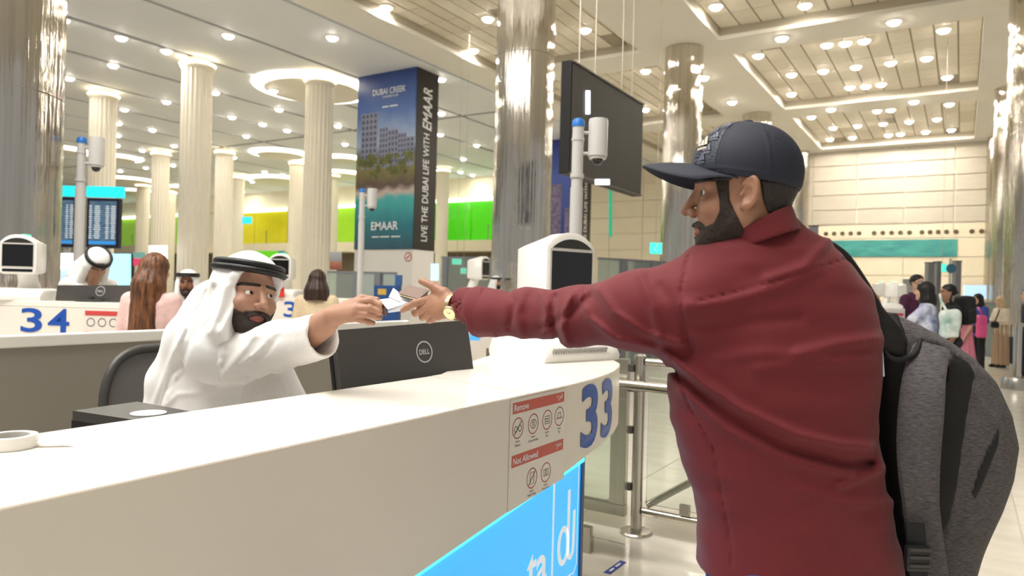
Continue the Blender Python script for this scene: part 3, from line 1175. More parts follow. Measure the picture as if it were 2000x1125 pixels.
pole_camera(1130, 232, 5.2, 'pole camera with blue cap standing behind the white scanner on the near counter')
pole_camera(160, 268, 6.95, 'pole camera standing beside the left mirror column and flight boards')
pole_camera(708, 368, 10.5, 'pole camera standing in front of the skyline poster pillar')

# --------------------------------------------------------------- flight boards
m_cy = mat('cyan_sign', (30, 215, 225), emit=1.0, ecol=(30, 225, 235))
m_scr = mat('flight_screen', (54, 84, 112), rough=.2, emit=.55, var=.2, vscale=4, vstretch=(1, 1, 14), col2=(104, 128, 150))
m_scb = mat('flight_screen_blue', (50, 130, 200), rough=.2, emit=.8)
m_nv = mat('board_frame_navy', (22, 24, 48), rough=.4)
m_row = mat('flight_rows', (200, 208, 214), rough=.3, emit=.5)
for px0, px1, d, lb in ((103, 152, 19.5, 'tall flight board partly hidden by the left mirror column'), (172, 236, 19, 'tall flight board with cyan header right of the pole camera')):
    pc = W((px0 + px1) / 2, 425, d)
    t = thing('flight_board', lb, 'flight board', (pc[0], pc[1], 0), rz=YAW, group='flight boards')
    wd = (px1 - px0) / FPX * d
    z0, z1 = 1.45 + (541 - 484) / FPX * d, 1.45 + (541 - 387) / FPX * d
    part('frame', MB().box((0, 0, (z0 + z1) / 2), (wd, .14, z1 - z0), bev=.015), m_nv, t)
    s = part('screen', MB().box((0, -.075, (z0 + z1) / 2), (wd - .16, .012, z1 - z0 - .16)), m_scr, t)
    rows = MB()
    for k in range(16):
        zz = z0 + .26 + k * (z1 - z0 - .42) / 16
        for a, b in ((-.42, -.32), (-.27, -.06), (.08, .2), (.24, .4)):
            rows.box(((a + b) / 2 * wd, -.084, zz), ((b - a) * wd * random.uniform(.6, 1), .004, .03))
    tag(part('flight_rows', rows, m_row, t), kind='stuff')
    part('footer', MB().box((0, -.084, z0 + .14), (wd - .16, .006, .08)), m_scb, t)
    part('header_sign', MB().box((.02, 0, z1 + .17), (wd + .08, .16, .28), bev=.01), m_cy, t)
    part('post', MB().box((0, .12, z1 / 2), (.16, .08, z1)), m_pole, t)

# ================================================================== NEAR COUNTER (33)
m_ctr = mat('white_solid_surface', (238, 232, 222), rough=0.28, var=0.015, vscale=1.5, coat=.15)
m_ctr2 = mat('white_solid_face', (232, 224, 212), rough=0.3, var=0.015, vscale=1.5)
m_blue = mat('blue_light_panel', (60, 170, 235), rough=.25, emit=0.9, ecol=(50, 165, 235))
m_edge = mat('cyan_edge_light', (90, 225, 255), emit=1.6, ecol=(70, 225, 255))
m_wlet = mat('panel_white_lettering', (240, 246, 250), rough=.5, emit=.35)
m_num = mat('number_blue', (28, 78, 170), rough=.35, var=.06, vscale=6)
m_red = mat('sticker_red', (200, 92, 76), rough=.4)
m_stk = mat('sticker_clear', (226, 219, 208), rough=.15, coat=.6)
m_ink = mat('sticker_ink', (92, 82, 84), rough=.5)
m_rk = mat('sticker_ring', (172, 82, 74), rough=.5)
m_dgrey = mat('warm_grey_panel', (150, 144, 134), rough=.45, var=.04, vscale=1)
m_steel = mat('brushed_steel', (188, 184, 174), rough=.25, metal=.9, bump=.08, bscale=90, bstretch=(1, 1, .05))
m_chrome = mat('polished_rail', (205, 200, 190), rough=.12, metal=1.0)
m_black = mat('black_plastic', (24, 24, 27), rough=.35)
m_dark = mat('dark_grey_plastic', (62, 60, 58), rough=.4, var=.05, vscale=5)
m_wpl = mat('white_plastic', (240, 237, 230), rough=.3, coat=.2)

ZT = 1.12
# outline of the ledge (plan): front straight, then curving round the far end
FRONT = [(-1.145, -0.7), (-1.145, 0.5), (-1.145, 1.4), (-1.145, 2.1), (-1.147, 2.25), (-1.157, 2.42), (-1.178, 2.58), (-1.21, 2.74), (-1.255, 2.89), (-1.32, 3.04), (-1.41, 3.17), (-1.53, 3.28), (-1.68, 3.35), (-1.85, 3.38)]
BACK = [(-2.08, 3.36), (-2.06, 3.12), (-1.94, 2.92), (-1.80, 2.5), (-1.64, 2.12), (-1.63, 1.2), (-1.63, -0.7)]
FA = np.array(FRONT)
FS = np.concatenate([[0], np.cumsum(np.linalg.norm(np.diff(FA, axis=0), axis=1))])


def front_at(s, z, off=0.0):
    x = np.interp(s, FS, FA[:, 0])
    y = np.interp(s, FS, FA[:, 1])
    e = 0.06
    tx = np.interp(s + e, FS, FA[:, 0]) - np.interp(s - e, FS, FA[:, 0])
    ty = np.interp(s + e, FS, FA[:, 1]) - np.interp(s - e, FS, FA[:, 1])
    l = math.hypot(tx, ty)
    return np.array([x + ty / l * off, y - tx / l * off, z])


def s_of_y(y):
    return float(np.interp(y, FA[:, 1], FS))


def zbot(y):
    return 0.724 + (y - 1.39) * 0.121


CN = thing('service_counter', 'near white passport counter with blue number 33 and blue lit base', 'counter', (-1.4, 1.4, 0))
top = MB()
for a, b in (((-0.7, 1.96), 0), ((1.975, 3.4), 1)):
    pass
# ledge in two slabs with a seam between them
f1 = [p for p in FRONT if p[1] <= 1.5] + [(-1.145, 1.93)]
b1 = [(-1.635, 2.06), (-1.63, 1.2), (-1.63, -0.7)]
f2 = [(-1.145, 1.945)] + [p for p in FRONT if p[1] >= 2.0]
b2 = BACK[:4] + [(-1.645, 2.14), (-1.64, 2.075)]
for nm, pl in (('ledge_slab', f1 + b1), ('ledge_slab', f2 + b2)):
    bm = MB().prism(pl, (0, 0, ZT - 0.045), (1, 0, 0), (0, 1, 0), (0, 0, 1), 0.045)
    part(nm, bm, m_ctr, CN, world=True)
part('seam_strip', MB().prism([(-1.146, 1.925), (-1.146, 1.95), (-1.64, 2.085), (-1.64, 2.05)], (0, 0, ZT - .02), (1, 0, 0), (0, 1, 0), (0, 0, 1), 0.0195), mat('seam_grey', (196, 188, 174), rough=.5), CN, world=True)
# fascia following the front
fa = MB()
ss = np.concatenate([np.linspace(0, s_of_y(2.2), 8), np.linspace(s_of_y(2.2), FS[-1], 26)[1:]])
P, Fq = [], []
for s_ in ss:
    p = front_at(s_, 0)
    zb_ = zbot(p[1]) if p[1] < 2.4 else 0.846 + (p[1] - 2.4) * 0.05
    for off, z in ((0.004, ZT - .002), (0.004, zb_), (-0.05, zb_), (-0.05, ZT - .05)):
        q = front_at(s_, z, off)
        P.append(q)
for i in range(len(ss) - 1):
    for k in range(4):
        Fq.append((i * 4 + k, i * 4 + (k + 1) % 4, (i + 1) * 4 + (k + 1) % 4, (i + 1) * 4 + k))
Fq += [(0, 1, 2, 3), tuple(len(P) - 4 + k for k in (3, 2, 1, 0))]
fa.add(P, Fq)
part('fascia', fa, m_ctr2, CN, smooth=30, world=True)
# body under the ledge
body = [(-1.22, -0.7), (-1.22, 2.46), (-1.6, 2.86), (-1.86, 2.9), (-1.78, 2.5), (-1.64, 2.15), (-1.6, 2.0), (-1.6, -0.7)]
part('carcass', MB().prism(body, (0, 0, 0), (1, 0, 0), (0, 1, 0), (0, 0, 1), ZT - .05), m_ctr2, CN, world=True)
lp = part('light_panel', MB().box((-1.212, 0.88, 0.51), (0.012, 3.14, 0.86)), m_blue, CN, world=True)
part('edge_light', MB().prism([(-0.6, zbot(-0.6) - .05), (2.45, zbot(2.45) - .05), (2.45, zbot(2.45) - .02), (-0.6, zbot(-0.6) - .02)], (-1.205, 0, 0), (0, 1, 0), (0, 0, 1), (1, 0, 0), .012), m_edge, lp, world=True)
part('end_strip', MB().box((-1.208, 2.455, 0.45), (0.02, 0.02, .8)), mat('panel_end_dark', (70, 90, 120), rough=.4, metal=.3), lp, world=True)
part('divider', MB().box((-1.2045, 2.235, 0.45), (0.004, 0.007, .76)), m_wlet, lp, world=True)
L = MB()
XF = -1.2035
fnp = lambda y, z: np.array([XF, y, z])
stroke(L, [(2.425, .80), (2.425, .42), (2.405, .395), (2.28, .395)], .006, None, None, None, fn=fnp)
# emblem: flowing d and u
t_ = np.linspace(0, 2 * math.pi, 28)
stroke(L, [(2.315 + .035 * math.cos(a), .52 + .062 * math.sin(a)) for a in t_[:-1]], .021, None, None, None, fn=fnp, closed=True)
stroke(L, [(2.352, .715), (2.352, .60), (2.352, .50), (2.36, .465), (2.375, .46), (2.39, .475), (2.395, .51), (2.397, .63)], .02, None, None, None, fn=fnp)
put_text(L, 'ta', (2.06, .432), None, None, w=.135, h=.125, bold=.02, fn=fnp)
tag(part('panel_lettering', L, m_wlet, lp, world=True), kind='stuff')
# number
N_ = MB()
s0 = s_of_y(2.36)
for k, (sa, w_) in enumerate(((s_of_y(2.315), .17), (s_of_y(2.315) + .215, .17))):
    put_text(N_, '3', (sa, .872), None, None, w=w_, h=.232, bold=.028, fn=lambda s, z: front_at(s, z, .0065))
    if k == 0:
        part('digit', N_, m_num, CN, world=True)
        N_ = MB()
part('digit', N_, m_num, CN, world=True)
# sticker with pictograms
ST = MB()
sy0, sy1, sz0, sz1 = 1.825, 2.185, .775, 1.113
fst = lambda y, z: np.array([-1.1398, y, z])
ST.add([fst(sy0, sz0), fst(sy1, sz0 + .03), fst(sy1, sz1), fst(sy0, sz1)], [(0, 1, 2, 3)])
stk = part('sticker', ST, m_stk, CN, world=True)
fst2 = lambda y, z: np.array([-1.1393, y, z])
fst3 = lambda y, z: np.array([-1.1388, y, z])
for z0_, z1_, t1, t2 in ((1.068, 1.102, 'Remove', 'انزع'), (.905, .942, 'Not Allowed', 'ممنوع')):
    part('red_bar', MB().add([fst2(1.84, z0_), fst2(2.17, z0_), fst2(2.17, z1_), fst2(1.84, z1_)], [(0, 1, 2, 3)]), m_red, stk, world=True)
    L = MB()
    put_text(L, t1, (1.848, z0_ + .007), None, None, w=.085 if t1 == 'Remove' else .15, h=.021, bold=.012, fn=fst3)
    put_text(L, {'انزع': '\uFEC9\uFEB0\uFEE7\uFE8D', 'ممنوع': '\uFEC9\uFEEE\uFEE8\uFEE4\uFEE3'}[t2], (2.115, z0_ + .006), None, None, w=.042, h=.024, bold=.01, fn=fst3)
    tag(part('bar_lettering', L, m_wl, stk, world=True), kind='stuff')
ic = [(1.872, 1.022), (1.965, 1.022), (2.055, 1.022), (2.138, 1.022), (1.965, .85), (2.055, .85)]
cap_ = ['Glasses', 'Contact lenses', 'Mask', 'Hat', 'Mobile Phone', 'Photography']
for k, (cy, cz) in enumerate(ic):
    I = MB()
    stroke(I, circ(cy, cz, .031), .0035, None, None, None, fn=fst2, closed=True)
    part('pictogram_ring', I, m_rk, stk, world=True)
    I = MB()
    w_ = .0028
    if k == 0:
        stroke(I, circ(cy - .012, cz - .002, .009, 14), w_, None, None, None, fn=fst2, closed=True)
        stroke(I, circ(cy + .012, cz - .002, .009, 14), w_, None, None, None, fn=fst2, closed=True)
        stroke(I, [(cy - .02, cz - .02), (cy + .02, cz + .02)], w_, None, None, None, fn=fst3)
    elif k == 1:
        stroke(I, [(cy - .022, cz), (cy - .01, cz + .011), (cy, cz + .014), (cy + .01, cz + .011), (cy + .022, cz), (cy + .01, cz - .011), (cy, cz - .014), (cy - .01, cz - .011)], w_, None, None, None, fn=fst2, closed=True)
        stroke(I, circ(cy, cz, .006, 12), w_, None, None, None, fn=fst2, closed=True)
    elif k == 2:
        stroke(I, [(cy - .015, cz - .012), (cy + .015, cz - .012), (cy + .015, cz + .012), (cy - .015, cz + .012)], w_, None, None, None, fn=fst2, closed=True)
        for q in (-.005, .003):
            stroke(I, [(cy - .013, cz + q), (cy + .013, cz + q)], w_, None, None, None, fn=fst2)
    elif k == 3:
        stroke(I, [(cy - .02, cz - .006), (cy + .02, cz - .006)], w_, None, None, None, fn=fst2)
        stroke(I, [(cy - .011, cz - .006), (cy - .009, cz + .012), (cy + .009, cz + .012), (cy + .011, cz - .006)], w_, None, None, None, fn=fst2)
    elif k == 4:
        stroke(I, [(cy - .011, cz - .018), (cy + .011, cz - .018), (cy + .011, cz + .018), (cy - .011, cz + .018)], w_, None, None, None, fn=fst2, closed=True)
        stroke(I, [(cy - .02, cz - .02), (cy + .02, cz + .02)], w_, None, None, None, fn=fst3)
    else:
        stroke(I, [(cy - .016, cz - .01), (cy + .016, cz - .01), (cy + .016, cz + .01), (cy - .016, cz + .01)], w_, None, None, None, fn=fst2, closed=True)
        stroke(I, circ(cy, cz, .006, 12), w_, None, None, None, fn=fst2, closed=True)
    put_text(I, cap_[k], (cy - .006 * len(cap_[k]) / 2 * .7, cz - .056), None, None, w=.0045 * len(cap_[k]), h=.0085, fn=fst2)
    stroke(I, [(cy - .012, cz - .042), (cy - .006, cz - .039), (cy, cz - .043), (cy + .006, cz - .039), (cy + .012, cz - .042)], .0025, None, None, None, fn=fst2)
    tag(part('pictogram', I, m_ink, stk, world=True), kind='stuff')

# low desk inside the booth and booth back partition
dk = thing('booth_desk', 'low grey desk behind the near white counter', 'desk', (-1.95, 1.4, 0))
part('desk_top', MB().box((-1.94, 1.35, .74), (.58, 3.0, .04), bev=.004), mat('desk_grey', (168, 164, 158), rough=.4), dk, world=True)
for yy in (-.1, 1.35, 2.75):
    part('leg_panel', MB().box((-1.94, yy, .36), (.5, .03, .72)), m_dgrey, dk, world=True)
pt = thing('booth_partition', 'warm grey low partition with white top edge behind the seated officer', 'partition', (-3.32, 1.6, 0), kind='thing')
part('panel', MB().box((-3.33, 1.2, .575), (.06, 5.4, 1.15)), m_dgrey, pt, world=True)
part('top_rail', MB().box((-3.33, 1.2, 1.175), (.085, 5.4, .05), bev=.006), m_wpl, pt, world=True)

# ------------------------------------------------------------------ scanner head on the counter
m_scr2 = mat('scanner_screen', (10, 10, 14), rough=.06, coat=.5)
m_visor = mat('scanner_visor', (48, 48, 44), rough=.2)
m_grn = mat('green_status_light', (60, 230, 140), emit=2.2, ecol=(40, 240, 140))


def arch_poly(w, h, rise, r, n=10):
    """front outline: rounded bottom, arched top"""
    P = []
    for k in range(5):
        a = math.pi + k * math.pi / 8
        P.append((-w / 2 + r + r * math.cos(a), r + r * math.sin(a)))
    for k in range(5):
        a = 1.5 * math.pi + k * math.pi / 8
        P.append((w / 2 - r + r * math.cos(a), r + r * math.sin(a)))
    zt = h - rise
    for k in range(n + 1):
        t = 1 - 2 * k / n
        P.append((t * w / 2, zt + rise * (1 - abs(t) ** 2.6)))
    return P


def loft_y(mb, polys, ys, mi=0):
    """skin a list of equal-length 2D (x,z) outlines placed at ys"""
    n = len(polys[0])
    V = [(x, y, z) for pl, y in zip(polys, ys) for x, z in pl]
    F_ = []
    for k in range(len(ys) - 1):
        for i in range(n):
            j = (i + 1) % n
            F_.append((k * n + i, k * n + j, (k + 1) * n + j, (k + 1) * n + i))
    F_ += [tuple(range(n - 1, -1, -1)), tuple((len(ys) - 1) * n + i for i in range(n))]
    mb.add(V, F_, mi)


def scanner(loc, rz, lb, scale=1.0, light=True, tall=0.0, slots=True):
    t = thing('face_scanner', lb, 'scanner', loc, rz, group='face scanners on the counters')
    t.scale = (scale,) * 3
    w, d, h = .30, .25, .36
    zb = .235 + tall
    # base with sloping vented front
    B = MB()
    prof = [(-.235, 0), (-.245, .03), (-.22, .075), (-.15, .105), (.1, .11), (.17, .09), (.19, .03), (.18, 0)]
    pl = lambda sx: [(sx, y, z) for y, z in prof]
    nn = len(prof)
    xs = [-.235, -.225, -.2, .2, .225, .235]
    sc = [.8, .95, 1, 1, .95, .8]
    V, Fc = [], []
    for x, s_ in zip(xs, sc):
        V += [(x, y * (.9 + .1 * s_), z * s_ if z > .02 else z) for y, z in prof]
    for k in range(len(xs) - 1):
        for i in range(nn):
            j = (i + 1) % nn
            Fc.append((k * nn + i, k * nn + j, (k + 1) * nn + j, (k + 1) * nn + i))
    Fc += [tuple(range(nn - 1, -1, -1)), tuple((len(xs) - 1) * nn + i for i in range(nn))]
    B.add(V, Fc)
    bs = part('base', B, m_wpl, t, smooth=50)
    if slots:
        for k in range(22):
            part('vent_slot', MB().box((-.19 + k * .0155, -.2395, .048), (.006, .012, .034), R=np.array([[1, 0, 0], [0, .87, -.5], [0, .5, .87]])), mat('slot_grey', (150, 146, 140), rough=.6), bs)
    part('neck', MB().tube([(0, .09, .08), (0, .07, .17), (0, .02, zb + .06)], [.085, .07, .065], n=16, flat=1.2), m_wpl, t, smooth=60)
    H = MB()
    o1, o2 = arch_poly(w, h, .07, .03), arch_poly(w * .93, h * .93, .065, .03)
    o3 = arch_poly(w * .90, h * .84, .03, .03)
    sh = lambda P_, dz: [(x, z + dz) for x, z in P_]
    loft_y(H, [sh(o2, zb + .012), sh(o1, zb + .002), sh(o1, zb), sh(o1, zb), sh(o1, zb), sh(o3, zb + .012), sh([(x * .93, z * .97) for x, z in o3], zb + .018)], [-.14, -.133, -.12, -.1, -.06, .10, .115])
    hd = part('head', H, m_wpl, t, smooth=45)
    part('screen', MB().box((0, -.1405, zb + .172), (w - .045, .006, .2)), m_scr2, hd)
    part('screen_bezel', MB().box((0, -.139, zb + .172), (w - .025, .006, .222)), mat('bezel_grey', (205, 202, 196), rough=.3), hd)
    av = [(-.125, 0)] + [(.125 * (-1 + 2 * k / 12), .044 * (1 - abs(-1 + 2 * k / 12) ** 2.2)) for k in range(13)] + [(.125, 0)]
    part('visor', MB().prism(av[1:-1], (0, -.1385, zb + .287), (1, 0, 0), (0, 0, 1), (0, -1, 0), .005), m_visor, hd)
    part('lower_sensor', MB().box((0, -.1405, zb + .036), (w - .05, .006, .026)), m_scr2, hd)
    if light:
        part('glint_or_status_light', MB().tube([(-.05, -.02, zb + h - .004), (0, -.02, zb + h + .003), (.05, -.02, zb + h - .004)], .009, n=8), m_grn, hd, smooth=60)
    return t


scanner((-1.69, 3.06, ZT), math.radians(70), 'white face scanner with black screen at the end of the near counter', 1.0, light=False)

# ------------------------------------------------------------------ monitor on the booth desk


def slab_from_corners(tl, tr, down, th, back):
    """tl, tr top corners seen from behind, down vector, thickness along back (away from viewer)"""
    return [tl, tr, tr + down, tl + down], [tl + back * th, tr + back * th, tr + down + back * th, tl + down + back * th]


def monitor(tl, tr, h, lean, lb, logo=True, stand_z=.76):
    ex = nrm(tr - tl)
    wdt = np.linalg.norm(tr - tl)
    nv = nrm(np.cross(ex, UP))            # towards viewer side or away
    if np.dot(nv, FW) > 0:
        nv = -nv
    dn = nrm(-UP + nv * lean)
    back = nrm(np.cross(ex, dn))
    if np.dot(back, FW) < 0:
        back = -back
    bt = (tl + tr) / 2 + dn * h
    t = thing('computer_monitor', lb, 'monitor', (bt[0], bt[1], stand_z))
    M = MB()
    a, b = slab_from_corners(tl, tr, dn * h, .03, back)
    M.add(a + b, [(0, 1, 2, 3), (7, 6, 5, 4), (0, 4, 5, 1), (1, 5, 6, 2), (2, 6, 7, 3), (3, 7, 4, 0)])
    part('housing', M, mat('monitor_back', (72, 69, 66), rough=.33, var=.06, vscale=3), t, world=True)
    M = MB()
    o = ex * .004
    a, b = slab_from_corners(tl - o + back * .03, tr + o + back * .03, dn * (h + .004), .016, back)
    M.add(a + b, [(0, 1, 2, 3), (7, 6, 5, 4), (0, 4, 5, 1), (1, 5, 6, 2), (2, 6, 7, 3), (3, 7, 4, 0)])
    part('screen_bezel', M, m_black, t, world=True)
    if logo:
        c = tl + ex * wdt * .605 + dn * h * .30 - back * .0012
        R_ = wdt * .06
        L_ = MB()
        stroke(L_, circ(0, 0, R_, 32), R_ * .13, c, ex, -dn, closed=True)
        put_text(L_, 'DELL', c - ex * R_ * .66 + dn * R_ * .24, ex, -dn, w=R_ * 1.32, h=R_ * .48, bold=.02)
        tag(part('logo', L_, mat('logo_silver', (205, 205, 205), rough=.3, metal=.3), t, world=True), kind='stuff')
        part('cable_cover', MB().quad([tl + ex * wdt * .58 + dn * h * .66 - back * .001, tl + ex * wdt * .76 + dn * h * .62 - back * .001, tl + ex * wdt * .76 + dn * h * .9 - back * .001, tl + ex * wdt * .58 + dn * h * .9 - back * .001]), m_dark, t, world=True)
    mid = (tl + tr) / 2 + dn * h * .6 - back * .02
    foot = np.array([mid[0], mid[1], stand_z])
    part('stand', MB().cyl(foot + (0, 0, .01), mid, .022, n=14), m_dark, t, smooth=40, world=True)
    part('foot', MB().lathe([(.11, 0), (.11, .012), (.02, .02)], c=foot, n=28), m_dark, t, smooth=40, world=True)
    return t


monitor(W(655, 645, 2.42), W(912, 625, 2.92), .36, .22, 'black computer monitor with round silver logo between officer and counter')

# ------------------------------------------------------------------ dark box and small things behind the ledge
bx_t = thing('document_reader', 'black passport reader with a round white sticker behind the counter ledge', 'passport reader', (-1.85, .95, .76))
c4 = [GZ(140, 802, 1.10), GZ(268, 784, 1.10), GZ(372, 803, 1.10), GZ(288, 824, 1.10)]
pbl = [(p[0], p[1]) for p in c4]
cx_ = np.mean(np.array(pbl), 0)
part('case', MB().prism(pbl, (0, 0, .762), (1, 0, 0), (0, 1, 0), (0, 0, 1), .313), m_black, bx_t, world=True)
part('top_plate', MB().prism([tuple(cx_ + (np.array(p) - cx_) * .985) for p in pbl], (0, 0, 1.075), (1, 0, 0), (0, 1, 0), (0, 0, 1), .025), m_dark, bx_t, world=True)
sp_ = GZ(290, 807, 1.1005)
part('round_sticker', MB().cyl(sp_, sp_ + (0, 0, .0015), .043, n=28), mat('paper_white', (244, 246, 252), rough=.6), bx_t, world=True)
cp = GZ(14, 857, 1.135)
tr_ = thing('tape_roll', 'white roll of tape lying on the ledge at the left edge', 'tape roll', (cp[0], cp[1], ZT))
tp_ = np.array([cp[0] + .012, cp[1], ZT])
part('roll', MB().lathe([(.032, .001), (.045, .001), (.046, .012), (.045, .024), (.032, .024), (.0315, .012), (.032, .001)], c=tp_, n=32), m_wpl, tr_, smooth=50, world=True)
part('loose_end', MB().quad([tp_ + (.035, .02, .012), tp_ + (.085, .075, .0008), tp_ + (.07, .085, .0008), tp_ + (.025, .035, .012)]), m_wpl, tr_, world=True)

# ------------------------------------------------------------------ officer's chair
m_fab = mat('chair_mesh_grey', (104, 102, 100), rough=.7, bump=.4, bscale=400)
cc = W(318, 700, 2.95)
ch = thing('office_chair', 'grey mesh office chair with dark frame behind the officer', 'chair', (cc[0], cc[1], 0))
fx = nrm(CV(.75, -.66, 0))            # direction the chair faces
sx_ = np.cross(UP, fx)                # sideways
cb = np.array([cc[0], cc[1], 0])


def chp(a, b, z):
    return cb + sx_ * a + fx * b + UP * z


loop = []
for k in range(40):
    a = 2 * math.pi * k / 40
    ca, sa = math.cos(a), math.sin(a)
    x = .235 * np.sign(ca) * abs(ca) ** .62
    z = .86 + .305 * np.sign(sa) * abs(sa) ** .7
    loop.append(chp(x * (1 - .12 * (z < .7)), .04 * abs(x / .24) ** 2 - .03 * ((z - .86) / .3), z))
part('back_frame', MB().tube(loop, .018, n=10, closed=True), m_dark, ch, smooth=60, world=True)
M = MB()
ctr_ = np.mean(loop, 0) - fx * .012
rings = [[ctr_ + (np.array(q) - ctr_) * s_ for q in loop] for s_ in (.98, .6, .25)]
V = [v for r_ in rings for v in r_] + [ctr_]
F_ = []
for k in range(2):
    for i in range(40):
        F_.append((k * 40 + i, k * 40 + (i + 1) % 40, (k + 1) * 40 + (i + 1) % 40, (k + 1) * 40 + i))
F_ += [(80 + i, 80 + (i + 1) % 40, 120) for i in range(40)]
M.add(V, F_)
part('backrest', M, m_fab, ch, smooth=60, world=True)
part('seat', MB().box(chp(0, .30, .50), (.46, .46, .08), R=basis(sx_, fx, UP), bev=.03), m_fab, ch, smooth=40, world=True)
part('spine', MB().tube([chp(0, -.03, .62), chp(0, -.02, .5), chp(0, .2, .43)], .022, n=10), m_dark, ch, smooth=60, world=True)
part('gas_lift', MB().cyl(chp(0, .28, .1), chp(0, .28, .46), .03, n=14), m_dark, ch, smooth=40, world=True)
for k in range(5):
    a = 2 * math.pi * k / 5
    e = chp(.3 * math.cos(a), .28 + .3 * math.sin(a), .07)
    lg = part('leg', MB().tube([chp(0, .28, .11), e], [.025, .018], n=8), m_dark, ch, smooth=60, world=True)
    part('caster', MB().cyl(e + sx_ * .02 - UP * .04, e - sx_ * .02 - UP * .04, .03, n=14), m_black, lg, smooth=40, world=True)

# ------------------------------------------------------------------ steel gate, rail and glass beside the counter
m_gl = glass_mat('clear_glass', (249, 252, 249), .97)
m_glf = glass_mat('far_glass', (224, 234, 232), .8)
YG = 4.05
gt = thing('swing_gate', 'steel framed glass swing gate beside the counter end', 'gate', (-2.1, YG, 0))
xg0, xg1, zg0, zg1 = -2.72, -1.69, .09, 1.04
part('frame_bar', MB().box(((xg0 + xg1) / 2, YG, zg1 - .035), (xg1 - xg0, .05, .07), bev=.004), m_steel, gt, world=True)
part('frame_bar', MB().box(((xg0 + xg1) / 2, YG, zg0 + .035), (xg1 - xg0, .05, .07), bev=.004), m_steel, gt, world=True)
part('frame_bar', MB().box((xg0 + .035, YG, (zg0 + zg1) / 2), (.07, .05, zg1 - zg0 - .14), bev=.004), m_steel, gt, world=True)
part('frame_bar', MB().box((xg1 - .05, YG, (zg0 + zg1) / 2), (.10, .05, zg1 - zg0 - .14), bev=.004), m_steel, gt, world=True)
part('pane', MB().box(((xg0 + xg1) / 2, YG, (zg0 + zg1) / 2), (xg1 - xg0 - .14, .01, zg1 - zg0 - .14)), m_gl, gt, world=True)
part('latch_box', MB().box((-1.93, YG - .03, .93), (.10, .02, .07), bev=.006), m_dark, gt, world=True)
ps = thing('gate_post', 'round steel gate post with floor plate between gate and glass', 'post', (-1.62, YG, 0))
part('tube', MB().cyl((-1.62, YG, .01), (-1.62, YG, 1.06), .034, n=24), m_steel, ps, smooth=40, world=True)
part('floor_plate', MB().lathe([(.098, 0), (.098, .008), (.09, .016), (.035, .02)], c=(-1.62, YG, .003), n=32), m_steel, ps, smooth=40, world=True)
part('cap', MB().lathe([(.036, 1.05), (.036, 1.065), (.02, 1.075), (.001, 1.076)], c=(-1.62, YG, 0), n=24), m_steel, ps, smooth=40, world=True)
for z in (.28, .62, .87, .99):
    part('hinge', MB().box((-1.665, YG - .02, z), (.035, .03, .045), bev=.004), mat('hinge_dark', (90, 86, 80), rough=.4, metal=.6), ps, world=True)
gp = thing('glass_barrier', 'low glass barrier with steel rails running behind the man in maroon', 'barrier', (-.9, YG, 0))
part('handrail', MB().cyl((-2.0, YG - .12, .9), (-.5, YG - .12, .9), .03, n=20), m_chrome, gp, smooth=40, world=True)
part('upper_rail', MB().cyl((-1.58, YG, 1.03), (-.5, YG, 1.03), .024, n=16), m_chrome, gp, smooth=40, world=True)
part('lower_rail', MB().cyl((-1.58, YG, .14), (-.5, YG, .14), .024, n=16), m_chrome, gp, smooth=40, world=True)
part('pane', MB().box((-1.04, YG, .58), (1.04, .012, .78)), m_gl, gp, world=True)
part('brace', MB().cyl((-1.57, YG + .03, .17), (-.7, YG + .5, .75), .022, n=12), m_steel, gp, smooth=40, world=True)
for x in (-1.32, -.7):
    part('glass_clamp', MB().box((x, YG - .012, .2), (.06, .03, .06), bev=.005), m_steel, gp, world=True)
part('end_post', MB().cyl((-.5, YG, 0), (-.5, YG, 1.06), .034, n=20), m_steel, gp, smooth=40, world=True)
sg = part('stop_sign', MB().cyl((-1.30, YG - .008, .72), (-1.30, YG - .013, .72), .085, n=32), mat('stop_orange', (222, 88, 52), rough=.5), gp, world=True)
part('stop_bar', MB().box((-1.30, YG - .0145, .72), (.11, .002, .03)), m_wl, sg, world=True)
# glass panel with clamps nearer the counter foot
g2 = thing('glass_screen', 'low clear glass panel with steel clamps at the counter foot', 'glass screen', (-2.0, 3.55, 0))
part('pane', MB().box((-2.0, 3.6, .48), (1.0, .012, .78)), m_gl, g2, world=True)
for x in (-2.3, -1.72):
    part('glass_clamp', MB().box((x, 3.59, .12), (.055, .035, .06), bev=.005), m_steel, g2, world=True)
    part('foot', MB().box((x, 3.6, .045), (.05, .05, .09)), m_steel, g2, world=True)
# blue floor marker
fm = [GZ(1178, 1118, .004), GZ(1192, 1122, .004), GZ(1224, 1098, .004), GZ(1212, 1094, .004)]
ft = thing('floor_marker', 'small blue queue marker stuck on the stone floor', 'floor sticker', (fm[0] + fm[2]) / 2 * (1, 1, 0))
part('film', MB().quad([p - (0, 0, .001) for p in fm], .001), mat('marker_blue', (60, 76, 150), rough=.5), ft, world=True)
L = MB()
c_ = sum(fm) / 4
ex_ = nrm(fm[2] - fm[1])
ey_ = nrm(fm[0] - fm[1])
for u0, u1 in ((-.07, -.02), (.005, .06)):
    stroke(L, [(u0, 0), (u1, 0)], .012, c_ + (0, 0, .0015), ex_, ey_)
tag(part('white_marks', L, m_wl, ft, world=True), kind='stuff')

# ------------------------------------------------------------------ far counters


